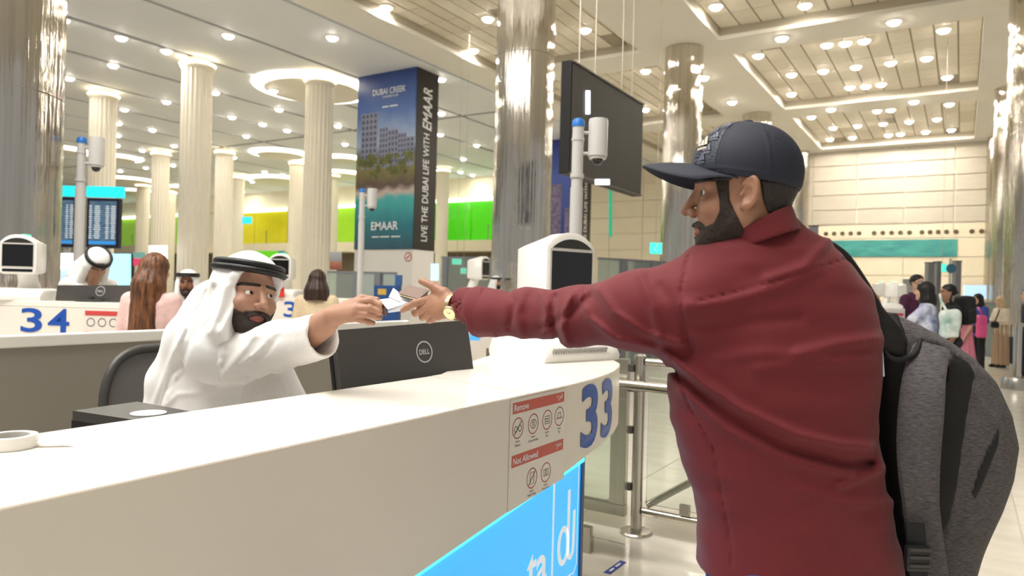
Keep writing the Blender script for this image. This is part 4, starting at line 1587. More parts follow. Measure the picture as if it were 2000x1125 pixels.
def far_counter(px, py_top, d, wd, ang, number, num_u, stick_u, lb, dep=.7, zt=None, blue=True, nh=.255):
    """front face centre at pixel; ang = facing turn from the camera direction"""
    p = W(px, py_top, d)
    zt = p[2] if zt is None else zt
    rz = YAW + ang
    t = thing('service_counter', lb, 'counter', (p[0], p[1], 0), rz)
    part('worktop', MB().box((0, dep / 2, zt - .025), (wd, dep, .05), bev=.005), m_ctr, t)
    part('fascia', MB().box((0, .02, zt - .2), (wd, .04, .32)), m_ctr2, t)
    part('carcass', MB().box((0, dep / 2 + .03, (zt - .36) / 2 + .15), (wd - .08, dep - .08, zt - .07 - .3)), m_ctr2, t)
    part('plinth', MB().box((0, dep / 2 + .03, .06), (wd - .12, dep - .12, .12)), m_dgrey, t)
    if blue:
        part('light_panel', MB().box((0, .062, (zt - .36) / 2 + .1), (wd - .1, .012, zt - .6)), m_blue, t)
    if number:
        for k, cch in enumerate(number):
            N = MB()
            put_text(N, cch, (num_u + k * 1.18 * nh, -.004, zt - .055 - nh), (1, 0, 0), (0, 0, 1), w=.93 * nh, h=nh, bold=.014)
            part('digit', N, m_num, t)
    if stick_u is not None:
        s_ = part('sticker', MB().box((stick_u, -.002, zt - .2), (.3, .003, .28)), m_stk, t)
        for z in (zt - .08, zt - .24):
            part('red_bar', MB().box((stick_u, -.005, z), (.27, .003, .035)), mat('sticker_red_far', (200, 70, 70), rough=.4), s_)
        for k in range(3):
            I = MB()
            stroke(I, circ(stick_u - .09 + k * .09, zt - .15, .03), .006, (0, -.005, 0), (1, 0, 0), (0, 0, 1), closed=True)
            part('pictogram_ring', I, m_ink, s_)
    return t, p, rz, zt


c34, p34, rz34, zt34 = far_counter(112, 589, 5.5, 1.6, math.radians(-4), '34', -.29, .365, 'white counter with blue number 34 in front of the bowed officer', nh=.186, dep=.42)
q_ = W(48, 560, 5.72)
scanner((q_[0], q_[1], zt34), rz34 + math.radians(14), 'white face scanner on the left end of counter 34', .86, light=True, slots=False)
# white plinth box beside scanner on counter 34
mtl, mtr = W(112, 557, 5.75), W(254, 557, 5.7)
monitor(mtl, mtr, .16, .15, 'wide black monitor on counter 34 hiding the bowed officer', stand_z=zt34)
c35, p35, rz35, zt35 = far_counter(598, 582, 9.6, 1.5, math.radians(-14), '37', -.33, None, 'distant white counter with a blue number behind the seated officer', nh=.21)
q_ = W(553, 560, 9.97)
scanner((q_[0], q_[1], zt35), rz35 + math.radians(10), 'white face scanner on the distant counter right of the black headband', 1.0, light=True, slots=False)
c38, p38, rz38, zt38 = far_counter(955, 577, 12.5, 2.4, math.radians(-8), '', 0, None, 'far white counter showing above the maroon sleeve', blue=False)
far_sign(918, 938, 632, 664, 8.0, mat('blue_display', (70, 150, 225), emit=.8), 'small blue lit display between monitor and maroon cuff', 'display')
q_ = W(932, 560, 12.7)
scanner((q_[0], q_[1], zt38), rz38 + math.radians(75), 'far white face scanner seen from its side above the wristwatch', 1.15, light=False, slots=False)
cR, pR, rzR, ztR = far_counter(1738, 602, 9.2, .52, math.radians(20), '0', -.22, .09, 'white counter end under the reaching arm of the woman in tie-dye', dep=1.6)
q_ = W(1738, 590, 9.5)
scanner((q_[0], q_[1], ztR), rzR + math.radians(50), 'white face scanner beside the man in the striped polo', .58, slots=False)
cR2, pR2, rzR2, ztR2 = far_counter(1712, 598, 11.6, 1.1, math.radians(20), '', 0, None, 'white counter behind the backpack strap at the right', dep=1.4)
q_ = W(1716, 590, 11.9)
scanner((q_[0], q_[1], ztR2), rzR2 + math.radians(60), 'white face scanner just right of the maroon shoulder', .68, slots=False)
q_ = W(1752, 590, 12.3)
cR3, pR3, rzR3, ztR3 = far_counter(1752, 597, 13.4, .7, math.radians(20), '', 0, None, 'farthest white counter behind the striped polo', dep=1.2)
q_ = W(1756, 590, 13.8)
scanner((q_[0], q_[1], ztR3), rzR3 + math.radians(60), 'farthest white face scanner behind the striped polo', .7, slots=False)

# ------------------------------------------------------------------ far glass partitions and gates
m_gpost = mat('grey_glass_post', (128, 130, 136), rough=.4, metal=.3)


def glass_wall(pxs, py_top, d0, d1, posts, lb, zlo=.05):
    a, b = W(pxs[0], py_top[0], d0), W(pxs[1], py_top[1], d1)
    t = thing('glass_partition', lb, 'glass partition', ((a[0] + b[0]) / 2, (a[1] + b[1]) / 2, 0))
    a0, b0 = np.array([a[0], a[1], zlo]), np.array([b[0], b[1], zlo])
    zt = (a[2] + b[2]) / 2
    n = max(1, len(posts) - 1)
    us = [0] + list(posts) + [1]
    us = sorted(set(us))
    for u, v in zip(us[:-1], us[1:]):
        p, q = a0 + (b0 - a0) * u, a0 + (b0 - a0) * v
        part('pane', MB().quad([p, q, q + (0, 0, zt - zlo), p + (0, 0, zt - zlo)], .012), m_glf, t, world=True)
    dv = nrm(b0 - a0)
    part('top_rail', MB().box((a0 + b0) / 2 + (0, 0, zt - zlo), (np.linalg.norm(b0 - a0), .04, .04), R=basis(dv, np.cross(UP, dv), UP)), m_gpost, t, world=True)
    part('bottom_rail', MB().box((a0 + b0) / 2 - (0, 0, zlo / 2), (np.linalg.norm(b0 - a0), .05, .05), R=basis(dv, np.cross(UP, dv), UP)), m_gpost, t, world=True)
    for u in posts:
        p = a0 + (b0 - a0) * u
        part('post', MB().box((p[0], p[1], zt / 2), (.12, .12, zt), R=basis(dv, np.cross(UP, dv), UP)), m_gpost, t, world=True)
    return t


glass_wall((1168, 1300), (507, 510), 13.5, 14.5, (.36, .8), 'glass partition with grey posts beside the scanner on the near counter')
glass_wall((862, 1010), (504, 503), 17.5, 17.0, (.06, .40), 'glass partition with grey posts in front of the green glass wall')
glass_wall((640, 775), (531, 534), 13.0, 12.5, (.45, .75), 'low glass partition behind the bob-haired woman')
glass_wall((1880, 2030), (588, 596), 19.5, 17.0, (.1, .55, .95), 'glass partition at the right edge behind the woman in cream')


def simple_post(px, py, d, w, lb, name='gate_pillar', m=None):
    p = W(px, py, d)
    t = thing(name, lb, 'gate post', (p[0], p[1], 0), YAW)
    part('shaft', MB().box((0, 0, p[2] / 2), (w, .18, p[2]), bev=.01), m or m_gpost, t)
    part('end_cap', MB().box((0, 0, p[2] + .01), (w + .03, .2, .03), bev=.005), mat('post_cap_dark', (80, 80, 84), rough=.4), t)
    part('floor_plate', MB().box((0, 0, .01), (w + .08, .26, .02)), m_steel, t)


simple_post(1816, 514, 20, .18, 'grey gate pillar left of the small green exit sign')
simple_post(1831, 512, 20.5, .13, 'narrow grey gate pillar touching the green exit sign')
simple_post(1869, 511, 20, .16, 'grey gate pillar right of the small green exit sign')
simple_post(1589, 442, 24, .26, 'tall grey gate pillar rising behind the maroon shoulder')
m_exit = mat('exit_green', (70, 225, 190), emit=1.5, ecol=(60, 230, 190))


def exit_sign(px, py, d, w, h, lb):
    p = W(px, py, d)
    t = thing('exit_sign', lb, 'exit sign', p, YAW, group='lit green exit signs')
    part('box', MB().box((0, .03, 0), (w, .06, h), bev=.008), mat('exit_case', (200, 210, 205), rough=.4), t)
    part('face', MB().box((0, -.004, 0), (w - .04, .008, h - .04)), m_exit, t)
    L = MB()
    stroke(L, [(-.1 * w, -.05 * h), (.08 * w, -.3 * h)], h * .06, (0, -.01, 0), (1, 0, 0), (0, 0, 1))
    stroke(L, circ(.06 * w, .36 * h, .05 * h, 10), h * .05, (0, -.01, 0), (1, 0, 0), (0, 0, 1), closed=True)
    stroke(L, [(-.1 * w, -.05 * h), (.05 * w, .15 * h), (0, .32 * h), (.2 * w, .2 * h)], h * .06, (0, -.01, 0), (1, 0, 0), (0, 0, 1))
    tag(part('running_figure', L, m_wl, t), kind='stuff')
    rod = (ZC + .335 if in_coffer(p) else ZC) - p[2] - .005
    part('hanger', MB().cyl((0, .03, h / 2), (0, .03, rod), .006, n=8), m_wire, t)


exit_sign(1841, 523, 22, .26, .28, 'small lit green exit sign between the gate pillars at the right')
exit_sign(1281, 485, 16, .30, .28, 'lit green exit sign just left of the maroon shoulder')
exit_sign(892, 511, 24, .34, .22, 'lit exit sign in front of the green glass wall')
exit_sign(905, 529, 22, .2, .2, 'small lit exit sign near the glass gate posts')

# slim standing pole sign at the right and far things on the right wall
pl_ = W(1856, 505, 18)
t = thing('sign_pole', 'slim pole with small blue round sign between the gate pillars', 'sign pole', (pl_[0], pl_[1], 0), YAW)
part('pole', MB().cyl((0, 0, 0), (0, 0, pl_[2]), .03, n=12), m_pole, t, smooth=40)
part('sign', MB().lathe([(.001, -.02), (.12, -.02), (.12, .02), (.001, .02)], c=(0, -.04, pl_[2] - .25), R=frame_dir((0, -1, 0)), n=20), mat('sign_blue', (60, 110, 140), rough=.4), t, smooth=40)
far_sign(1882, 1924, 557, 584, 27, mat('window_blue', (170, 205, 240), emit=1.0, var=.1, vscale=2), 'pale blue lit windows behind the woman in blue', 'window')
far_sign(1762, 1782, 545, 575, 26, mat('grey_panel_far', (140, 140, 140), rough=.5), 'grey panel behind the man with glasses', 'panel')
far_sign(1189, 1195, 372, 462, 20, mat('green_strip', (40, 170, 130), emit=.6), 'narrow green lit strip hanging beside the hanging display', 'sign')
bl = W(738, 555, 12)
t = thing('barrier_cabinet', 'blue cabinet with yellow label behind the handed-over papers', 'cabinet', (bl[0] + .02, bl[1], 0), YAW)
part('body', MB().box((.12, .2, .72), (.42, .3, 1.44), bev=.01), mat('cabinet_blue', (36, 78, 140), rough=.5), t)
part('upper_box', MB().box((.3, .2, 1.53), (.1, .16, .18), bev=.006), mat('cabinet_blue_light', (60, 100, 160), rough=.5), t)
part('yellow_label', MB().box((.05, .046, 1.33), (.14, .006, .1)), mat('label_yellow', (214, 178, 80), rough=.5), t)
# steel queue barrier at the right edge
rb = GZ(1985, 760, 0.0)
t = thing('queue_barrier', 'steel rail barrier base at the right edge of the floor', 'barrier', (rb[0], rb[1], 0), YAW)
part('base_ring', MB().lathe([(.22, .0), (.22, .16), (.2, .2), (.02, .2)], n=32), m_steel, t, smooth=40)
part('tube', MB().cyl((0, 0, .19), (0, 0, 1.1), .06, n=20), m_chrome, t, smooth=40)
part('rail', MB().cyl((0, 0, 1.06), (2.2, -.3, 1.06), .03, n=14), m_chrome, t, smooth=40)

rp = W(541, 590, 9.55)
t = thing('red_pouch', 'small red pouch on the distant counter beside the officer\'s nose', 'pouch', (rp[0], rp[1], zt35), YAW)
part('pouch_body', MB().box((0, .12, .07), (.10, .06, .14), bev=.015), mat('bright_red', (226, 60, 40), rough=.5), t)
part('flap', MB().box((0, .088, .11), (.09, .008, .05), bev=.003), mat('dark_red_flap', (190, 40, 30), rough=.5), t)

# ================================================================== PEOPLE
m_skin1 = mat('skin_tan', (162, 118, 94), rough=.5, var=.06, vscale=30, sss=.08, bump=.06, bscale=260, bdist=.002)
m_skin2 = mat('skin_warm', (174, 131, 108), rough=.5, var=.06, vscale=30, sss=.08, bump=.06, bscale=260, bdist=.002)
m_skin3 = mat('skin_light', (206, 164, 138), rough=.5, var=.05, vscale=30)
m_skin4 = mat('skin_brown', (128, 84, 62), rough=.5, var=.05, vscale=30)
m_lip = mat('lips', (150, 88, 80), rough=.4)
m_hair = mat('dark_hair', (34, 26, 22), rough=.55, var=.35, vscale=120, vstretch=(1, 1, .3), bump=.5, bscale=320, bdist=.003)
m_beard = mat('dark_beard', (44, 32, 26), rough=.65, var=.4, vscale=260, bump=.7, bscale=420, bdist=.003)
m_eyew = mat('eye_white', (232, 226, 220), rough=.15, coat=.5)
m_iris = mat('eye_iris', (52, 34, 24), rough=.1, coat=.8)
m_lash = mat('eye_lash', (28, 20, 18), rough=.6)


def head_sdf(p, ears=True, neck=None, openm=0.0):
    """p in head coordinates: x right, y forward, z up (metres), eyes at z = 0"""
    q = p.copy()
    q[:, 0] = np.abs(q[:, 0])
    d = ell(q, (0, -.013, .035), (.076, .092, .086))
    d = smin(d, ell(q, (0, .03, -.03), (.063, .062, .086)), .028)
    d = smin(d, rc(q, (.054, -.002, -.05), (.02, .062, -.098), .02, .017), .025)
    d = smin(d, ell(q, (0, .066, -.102), (.026, .025, .02)), .02)
    d = smin(d, ell(q, (.045, .056, -.032), (.022, .026, .02)), .02)
    d = smin(d, rc(q, (.008, .086, .021), (.046, .066, .017), .010, .009), .014)
    d = smax(d, -sph(q, (.032, .106, .0), .0205), .012)
    # lids
    d = smin(d, sph(q, (.032, .0715, .0), .0142), .004)
    d = smax(d, -ell(q, (.034, .087, -.0005), (.0155, .018, .0060)), .002)
    # nose
    d = smin(d, rc(q, (0, .088, .012), (0, .114, -.032), .0075, .0115), .010)
    d = smin(d, sph(q, (.0125, .1005, -.038), .0092), .007)
    d = smax(d, -ell(q, (.0068, .105, -.0475), (.0035, .006, .004)), .003)
    # lips
    d = smin(d, rc(q, (0, .0945, -.067), (.022, .083, -.071), .0052, .003), .006)
    d = smin(d, rc(q, (0, .092, -.0795 - openm), (.019, .082, -.075 - openm * .4), .0064, .0035), .006)
    d = smax(d, -rc(q, (0, .103, -.0732 - openm * .5), (.021, .089, -.0732 - openm * .3), .0014 + openm * .5, .0012), .002)
    if ears:
        e = q - np.array([.0765, -.012, -.008])
        n = np.array([.88, .40, .0])
        n = n / np.linalg.norm(n)
        t = np.array([-n[1], n[0], 0])
        u = np.stack([e @ n, e @ t + e[:, 2] * .16, e[:, 2]], 1)
        disc = ell(u, (.003, -.002, 0), (.0065, .0185, .031))
        rho = np.sqrt((u[:, 1] / .60) ** 2 + (u[:, 2] * 1.0) ** 2)
        rim = np.sqrt(((rho - .0275) * .75) ** 2 + (u[:, 0] - .0065) ** 2) - .0043
        rim = np.where((u[:, 1] > .008) & (u[:, 2] < .012), rim + .006, rim)
        ear = smin(disc, rim, .004)
        ear = smin(ear, sph(u, (.005, .004, -.027), .0085), .006)
        ear = smax(ear, -ell(u, (.0105, .003, -.002), (.0075, .0105, .014)), .003)
        ear = smin(ear, sph(u, (.007, .0135, -.004), .0045), .003)
        d = smin(d, ear, .006)
    if neck is not None:
        d = smin(d, rc(p, neck[0], neck[1], neck[2], neck[3]), .03)
    return d


def to_local(p, o, R, s):
    return ((p - o) @ R) / s


def eyeball(o, R, s, side, gaze, parent):
    c = np.array([.032 * side, .0712, 0])
    g = nrm(gaze)
    E = MB()
    n, r = 24, .0125
    Rg = frame_dir(g, (0, 0, 1))
    rings = [0, .18, .30, .52, .56, .9, 1.4, 2.2, math.pi]
    V = []
    for a in rings:
        for k in range(n):
            t = 2 * math.pi * k / n
            rr = r * (1.03 if a < .5 else 1.0)
            V.append(c + Rg @ np.array([rr * math.sin(a) * math.cos(t), rr * math.sin(a) * math.sin(t), rr * math.cos(a)]))
    V = [o + (R @ (v * s)) for v in V]
    F_, MI = [], []
    for a in range(len(rings) - 1):
        for k in range(n):
            F_.append((a * n + k, a * n + (k + 1) % n, (a + 1) * n + (k + 1) % n, (a + 1) * n + k))
            MI.append(0 if a < 2 else 1 if a < 3 else 0 if a == 3 else 2)
    E.add(V, F_)
    E.m = MI
    return part('eye', E, [m_lash, m_iris, m_eyew], parent, smooth=180, world=True)


def bbox(o, r):
    o = np.asarray(o)
    return o - r, o + r


def merge_meshes(parts_):
    V, Q, o = [], [], 0
    for v, q in parts_:
        V.append(v)
        Q.append(q + o)
        o += len(v)
    return np.concatenate(V), np.concatenate(Q)


# ------------------------------------------------------------------ the man in maroon
hm = nrm(CV(-.955, .30, -.02))
hr = nrm(np.cross(hm, UP))
hu = np.cross(hr, hm)
HM_R = basis(hr, hm, hu)
HM_O = W(1452, 378, 1.47)
HM_S = 1.0
man = thing('person', 'man in maroon shirt and dark cap reaching left across the counter', 'person', (W(1540, 560, 1.5) * (1, 1, 0)))

MANROWS = [(425, 1478, 1548, .050), (445, 1432, 1566, .075), (465, 1385, 1600, .095), (490, 1352, 1630, .112), (520, 1332, 1656, .122), (560, 1318, 1688, .13), (610, 1306, 1704, .135), (660, 1302, 1712, .138),
           (720, 1304, 1713, .14), (780, 1311, 1709, .14), (840, 1320, 1705, .138), (900, 1334, 1713, .138), (960, 1348, 1721, .14), (1020, 1361, 1735, .142), (1080, 1366, 1749, .145), (1170, 1366, 1766, .148)]
MD = 1.50
_mr = np.array(MANROWS, float)
_ctr = np.array([W((a + b) / 2, y, MD) for y, a, b, _ in MANROWS])
_hw = np.array([(b - a) / 2 / FPX * MD for _, a, b, _ in MANROWS])
_z = _ctr[:, 2]
_od = np.argsort(_z)
ARM = [(W(1352, 590, 1.46), .086), (W(1245, 607, 1.53), .079), (W(1125, 620, 1.645), .0625), (W(1030, 612, 1.755), .0545), (W(950, 611, 1.85), .058)]


def loft_v(p, z, ctr, a, b, ax, ay):
    """vertical tube with elliptical sections; ax, ay are the plan axes"""
    zz = np.clip(p[:, 2], z[0], z[-1])
    cx = np.interp(zz, z, ctr @ ax)
    cy = np.interp(zz, z, ctr @ ay)
    A = np.interp(zz, z, a)
    B = np.interp(zz, z, b)
    u = (p @ ax - cx) / A
    v = (p @ ay - cy) / B
    k = (np.abs(u) ** 2.2 + np.abs(v) ** 2.2) ** (1 / 2.2)
    d = (k - 1) * np.minimum(A, B) * .9
    return np.maximum(d, np.maximum(p[:, 2] - z[-1], z[0] - p[:, 2]))


FOLDS = [([(1300, 690), (1370, 745), (1450, 800), (1560, 850), (1640, 868), (1700, 872)], 9, .011), ([(1312, 720), (1400, 800), (1520, 870), (1640, 905), (1700, 905)], 8, -.008), ([(1330, 760), (1420, 840), (1540, 900), (1660, 925)], 9, .006),
         ([(1560, 690), (1640, 672), (1710, 662)], 12, .007), ([(1480, 720), (1590, 712), (1700, 700)], 12, .004), ([(1340, 600), (1420, 590), (1520, 560), (1600, 520)], 14, .005), ([(1620, 470), (1570, 520), (1500, 545)], 10, .006),
         ([(1350, 640), (1460, 630), (1560, 620)], 12, -.004), ([(1640, 950), (1690, 930), (1720, 915)], 9, .006), ([(1560, 960), (1660, 985), (1740, 980)], 12, .004), ([(1400, 700), (1500, 690), (1600, 700)], 12, .003),
         ([(1290, 560), (1330, 620), (1345, 690)], 10, -.004), ([(1250, 535), (1275, 600), (1290, 670)], 9, .006), ([(1170, 565), (1200, 610), (1260, 650), (1330, 672)], 8, .007), ([(1130, 568), (1150, 620), (1200, 660), (1280, 680)], 7, .007),
         ([(1118, 572), (1105, 600), (1098, 640), (1110, 672)], 7, .009), ([(1085, 580), (1078, 620), (1090, 660)], 7, -.007), ([(1060, 575), (1070, 615), (1060, 655)], 8, .005), ([(1150, 580), (1120, 610), (1060, 640)], 7, -.006),
         ([(1025, 570), (1010, 610), (1020, 655)], 8, .004), ([(990, 566), (1005, 590), (995, 640)], 6, -.005), ([(1345, 500), (1332, 560), (1335, 640), (1352, 690)], 3.5, -.0035), ([(1360, 590), (1450, 568), (1560, 535), (1655, 505)], 3.0, -.003),
         ([(1395, 880), (1408, 960), (1425, 1040), (1430, 1110)], 2.5, -.003), ([(1310, 700), (1350, 800), (1395, 880)], 2.5, -.003)]


def man_shirt(p):
    d = loft_v(p, _z[_od], _ctr[_od], _hw[_od], _mr[_od, 3], RT, FW)
    a = chain(p, [q for q, _ in ARM], [r for _, r in ARM], .03)
    d = smin(d, a, .045)
    px, py, dd = PJ(p)
    for pts, w, amp in FOLDS:
        e = seg2(px, py, pts)
        d = d - 1.35 * amp * np.exp(-(e / w) ** 2) * (dd < 1.95)
    d = d - .005 * vnoise(p * np.array([1, 1, 2.2]), 15) - .008 * vnoise(p, 6)
    hem = W(1400, 1108, MD)[2] - .045 * np.clip((px - 1440) / 120, 0, 1) + .015 * np.clip((1430 - px) / 60, 0, 1) * 0
    return np.maximum(d, hem - p[:, 2])


# cut the sleeve at the cuff plane
_cax = nrm(ARM[4][0] - ARM[3][0])


def man_sleeve_cut(p):
    return np.maximum(man_shirt(p), (p - (ARM[4][0] + _cax * .012)) @ _cax)


m_shirt = mat('maroon_cotton', (104, 23, 31), rough=.78, var=.07, vscale=420, sheen=.1, bump=.22, bscale=900, bdist=.001)
lo = np.minimum(W(900, 700, 2.0), np.minimum(W(1300, 1180, 1.3), W(1780, 1180, 1.7))) - .15
hi = np.maximum(W(900, 500, 2.0), np.maximum(W(1300, 400, 1.7), W(1780, 420, 1.7))) + .15
lo[2], hi[2] = W(1500, 1190, 1.5)[2], W(1500, 405, 1.4)[2]
sdf_part('shirt', man_sleeve_cut, lo, hi, .0055, m_shirt, man, slack=1.5)


def man_cuff(p):
    a, b, c = W(978, 612, 1.82), W(938, 610, 1.868), W(903, 595, 1.912)
    axx = nrm(b - a)
    d = smin(np.maximum(rc(p, a, b, .058, .067), (p - b) @ axx - .004 - .010 * np.sin(((p @ UP) - 1.4) * 40)), rc(p, W(940, 606, 1.868), c, .053, .0475), .004)
    px, py, dd = PJ(p)
    d = d - .004 * np.exp(-(seg2(px, py, [(962, 570), (955, 610), (968, 655)]) / 4.) ** 2) + .004 * np.exp(-(seg2(px, py, [(946, 565), (938, 605), (935, 645)]) / 3.5) ** 2) - .005 * vnoise(p, 22)
    ax = nrm(c - a)
    d = np.maximum(d, (p - c) @ ax - .006)
    d = np.maximum(d, -((p - a) @ ax) - .03)
    inner = rc(p, b, c + ax * .1, .046, .0405)
    return np.maximum(d, -inner)


cuff = sdf_part('rolled_cuff', man_cuff, *[np.array(v) for v in (np.minimum(W(990, 680, 1.8), W(890, 680, 2.0)) - .09, np.maximum(W(990, 540, 1.8), W(890, 540, 2.0)) + .09)], .004, m_shirt, man, slack=1.5)

# collar
nk_a = HM_O + HM_R @ np.array([0, -.028, -.05])
nk_b = HM_O + HM_R @ np.array([0, -.062, -.175])


def man_collar(p):
    q = to_local(p, HM_O, HM_R, 1)
    t = np.array([0, -.35, -1.0])
    t = t / np.linalg.norm(t)
    c0 = np.array([0, -.036, -.07])
    r = q - c0
    h = r @ t
    e = r - h[:, None] * t
    k = np.sqrt((e[:, 0] / .068) ** 2 + (np.linalg.norm(e[:, 1:], axis=1) / .064) ** 2)
    sgn = (k - 1) * .064
    d = np.abs(sgn - np.clip(h, 0, .06) * .02) - .0042
    top = -h - .002 + np.clip(e[:, 1], -.08, .08) * -.22
    return np.maximum(d, np.maximum(-h - .012 - e[:, 1] * .18 * -1, h - .03))


sdf_part('collar', man_collar, *bbox(HM_O + HM_R @ np.array([0, -.05, -.1]), .14), .004, m_shirt, man)

# hand and watch arm
MH = {'thumb': ([(868, 572, 1.925), (846, 559, 1.945), (823, 549, 1.96)], [.0135, .0115, .0092]),
      'index': ([(846, 582, 1.95), (812, 592, 1.97), (796, 600, 1.985), (787, 606, 1.995)], [.0118, .0098, .0088, .0078]),
      'middle': ([(844, 596, 1.945), (820, 607, 1.975), (811, 612, 2.0), (808, 609, 2.02)], [.0118, .01, .009, .008]),
      'ring': ([(848, 608, 1.94), (832, 617, 1.97), (825, 620, 1.995), (823, 616, 2.015)], [.0115, .0095, .0085, .0075]),
      'pinky': ([(856, 617, 1.93), (845, 624, 1.96), (839, 626, 1.98), (836, 622, 2.0)], [.0105, .0085, .0078, .007])}
MWR = W(889, 598, 1.905)


def hand_sdf(p, H, wr, fore, rw=.031, flat=None):
    d = rc(p, fore, wr, rw + .006, rw * .93)
    for k, (pts, rs) in H.items():
        w = [W(*q) for q in pts]
        f = chain(p, w, rs, .004)
        m = w[0]
        base = wr + (m - wr) * .12
        pal = rc(p, base, m, .019 if k != 'thumb' else .017, rs[0] * 1.12)
        d = smin(d, pal, .016)
        d = smin(d, f, .0045)
        for j in (1, 2):
            if j < len(w) - 1:
                d = smin(d, sph(p, w[j], rs[j] * 1.06), .003)
    return d


def man_hand(p):
    return hand_sdf(p, MH, MWR, W(940, 604, 1.862))


def man_head(p):
    return head_sdf(to_local(p, HM_O, HM_R, HM_S), neck=((0, -.03, -.06), (0, -.055, -.19), .052, .058), openm=.0008) * HM_S


def man_core(p):
    d = chain(p, [W(1500, 545, 1.5), W(1510, 700, 1.5), W(1545, 1000, 1.5), W(1555, 1120, 1.5)], [.09, .12, .12, .13], .05)
    d = smin(d, chain(p, [W(1352, 590, 1.46), W(1130, 620, 1.64), W(940, 604, 1.862)], [.05, .042, .034], .03), .04)
    hipL, hipR = W(1500, 1150, 1.46), W(1620, 1150, 1.56)
    for hp in (hipL, hipR):
        kn = hp * (1, 1, 0) + np.array([0, 0, .47]) + CV(-.02, .02, 0)
        an = hp * (1, 1, 0) + np.array([0, 0, .08])
        d = smin(d, chain(p, [hp, kn, an], [.08, .055, .042], .02), .03)
    hpR = W(1672, 600, 1.53)
    d = smin(d, chain(p, [hpR, W(1690, 760, 1.60), W(1650, 900, 1.68)], [.05, .042, .034], .03), .04)
    return d


pm = [sdf_mesh(man_head, *bbox(HM_O + HM_R @ np.array([0, -.01, -.03]), .19), .0026),
      sdf_mesh(man_hand, *[np.array(v) for v in (np.minimum(W(950, 680, 1.85), W(770, 680, 2.05)) - .04, np.maximum(W(950, 520, 1.85), W(770, 520, 2.05)) + .04)], .0022)]
cl, chh = np.minimum(W(900, 700, 2.0), W(1800, 700, 1.2)) - .2, np.maximum(W(900, 700, 2.0), W(1800, 700, 1.8)) + .2
cl[2], chh[2] = .0, 1.55
pm.append(sdf_mesh(man_core, cl, chh, .016))
V, Q = merge_meshes(pm)
ctrs = to_local(V[Q].mean(1), HM_O, HM_R, 1)
lipm = ((np.abs(ctrs[:, 0]) < .021) & (ctrs[:, 1] > .086) & (ctrs[:, 2] < -.0635) & (ctrs[:, 2] > -.089)).astype(int)
body = link('body', np_mesh('body', V, Q, [m_skin1, m_lip], lipm, gloc(man)), man)
for sd in (-1, 1):
    eyeball(HM_O, HM_R, 1, sd, (-.32, 1, -.05), man)


def shell(headfn, o, R, s, th, polys, holes=(), noise=(.002, 120), side=None):
    """hair or beard: a layer of thickness th over the skin where (forward, up) lies inside a polygon"""
    def f(p):
        q = to_local(p, o, R, s)
        d = headfn(p) - th - noise[0] * vnoise(q, noise[1]) - noise[0] * vnoise(q, noise[1] * 2.3)
        m = None
        for pl in polys:
            e = poly2(q[:, 1], q[:, 2], pl)
            m = e if m is None else np.minimum(m, e)
        for hfn in holes:
            m = np.maximum(m, -hfn(q))
        return smax(d, m * s, .003)
    return f


def lip_hole(q):
    a = np.abs(q[:, 0])
    return np.sqrt((a / .024) ** 2 + ((q[:, 2] + .077) / .0098) ** 2) * .0095 - .0095


BEARD = [[(.028, .02), (.054, .02), (.046, -.02), (.045, -.042), (.056, -.064), (.074, -.070), (.083, -.060), (.092, -.0535), (.135, -.0555), (.135, -.15), (.04, -.15), (-.004, -.085), (.016, -.045), (.026, -.02)]]
SIDEB = [[(-.03, .045), (.068, .05), (.058, .02), (.03, .015), (.012, .028), (-.03, .03)]]
NAPE = [[(-.02, .02), (-.03, .02), (-.036, -.02), (-.046, -.045), (-.07, -.056), (-.16, -.056), (-.16, .012), (-.06, .012)]]
sdf_part('beard', shell(man_head, HM_O, HM_R, 1, .0036, BEARD, [lip_hole]), *bbox(HM_O + HM_R @ np.array([0, .04, -.05]), .12), .003, m_beard, man)
sdf_part('hair', shell(lambda p: head_sdf(to_local(p, HM_O, HM_R, 1), ears=False, neck=((0, -.03, -.06), (0, -.055, -.19), .052, .058)), HM_O, HM_R, 1, .0075, SIDEB + NAPE), *bbox(HM_O + HM_R @ np.array([0, -.03, .0]), .15), .0035, m_hair, man)
BROW = [[(.05, .0175), (.10, .0215), (.10, .0285), (.066, .029), (.05, .0225)]]
sdf_part('eyebrows', shell(man_head, HM_O, HM_R, 1, .003, BROW, [lambda q: np.abs(q[:, 0]) - .009], (.001, 200)), *bbox(HM_O + HM_R @ np.array([0, .08, .02]), .07), .002, m_hair, man)

# cap
m_cap = mat('navy_cap_cloth', (33, 36, 50), rough=.7, var=.08, vscale=300, bump=.25, bscale=900, bdist=.001)
m_capp = mat('navy_cap_front', (38, 42, 58), rough=.5, var=.06, vscale=200)
m_capl = mat('tonal_logo_print', (96, 102, 118), rough=.4)
m_badge = mat('badge_silver', (214, 206, 186), rough=.25, metal=.7)
cap = thing('cap', 'dark navy baseball cap with silver three-bar badge on the man in maroon', 'cap', HM_O + UP * .05)


def cap_out(p):
    q = to_local(p, HM_O, HM_R, 1)
    d = ell(q, (0, -.010, .042), (.09, .107, .102))
    fr = ell(q, (0, .018, .052), (.074, .083, .087))
    return smin(d, fr, .02), q


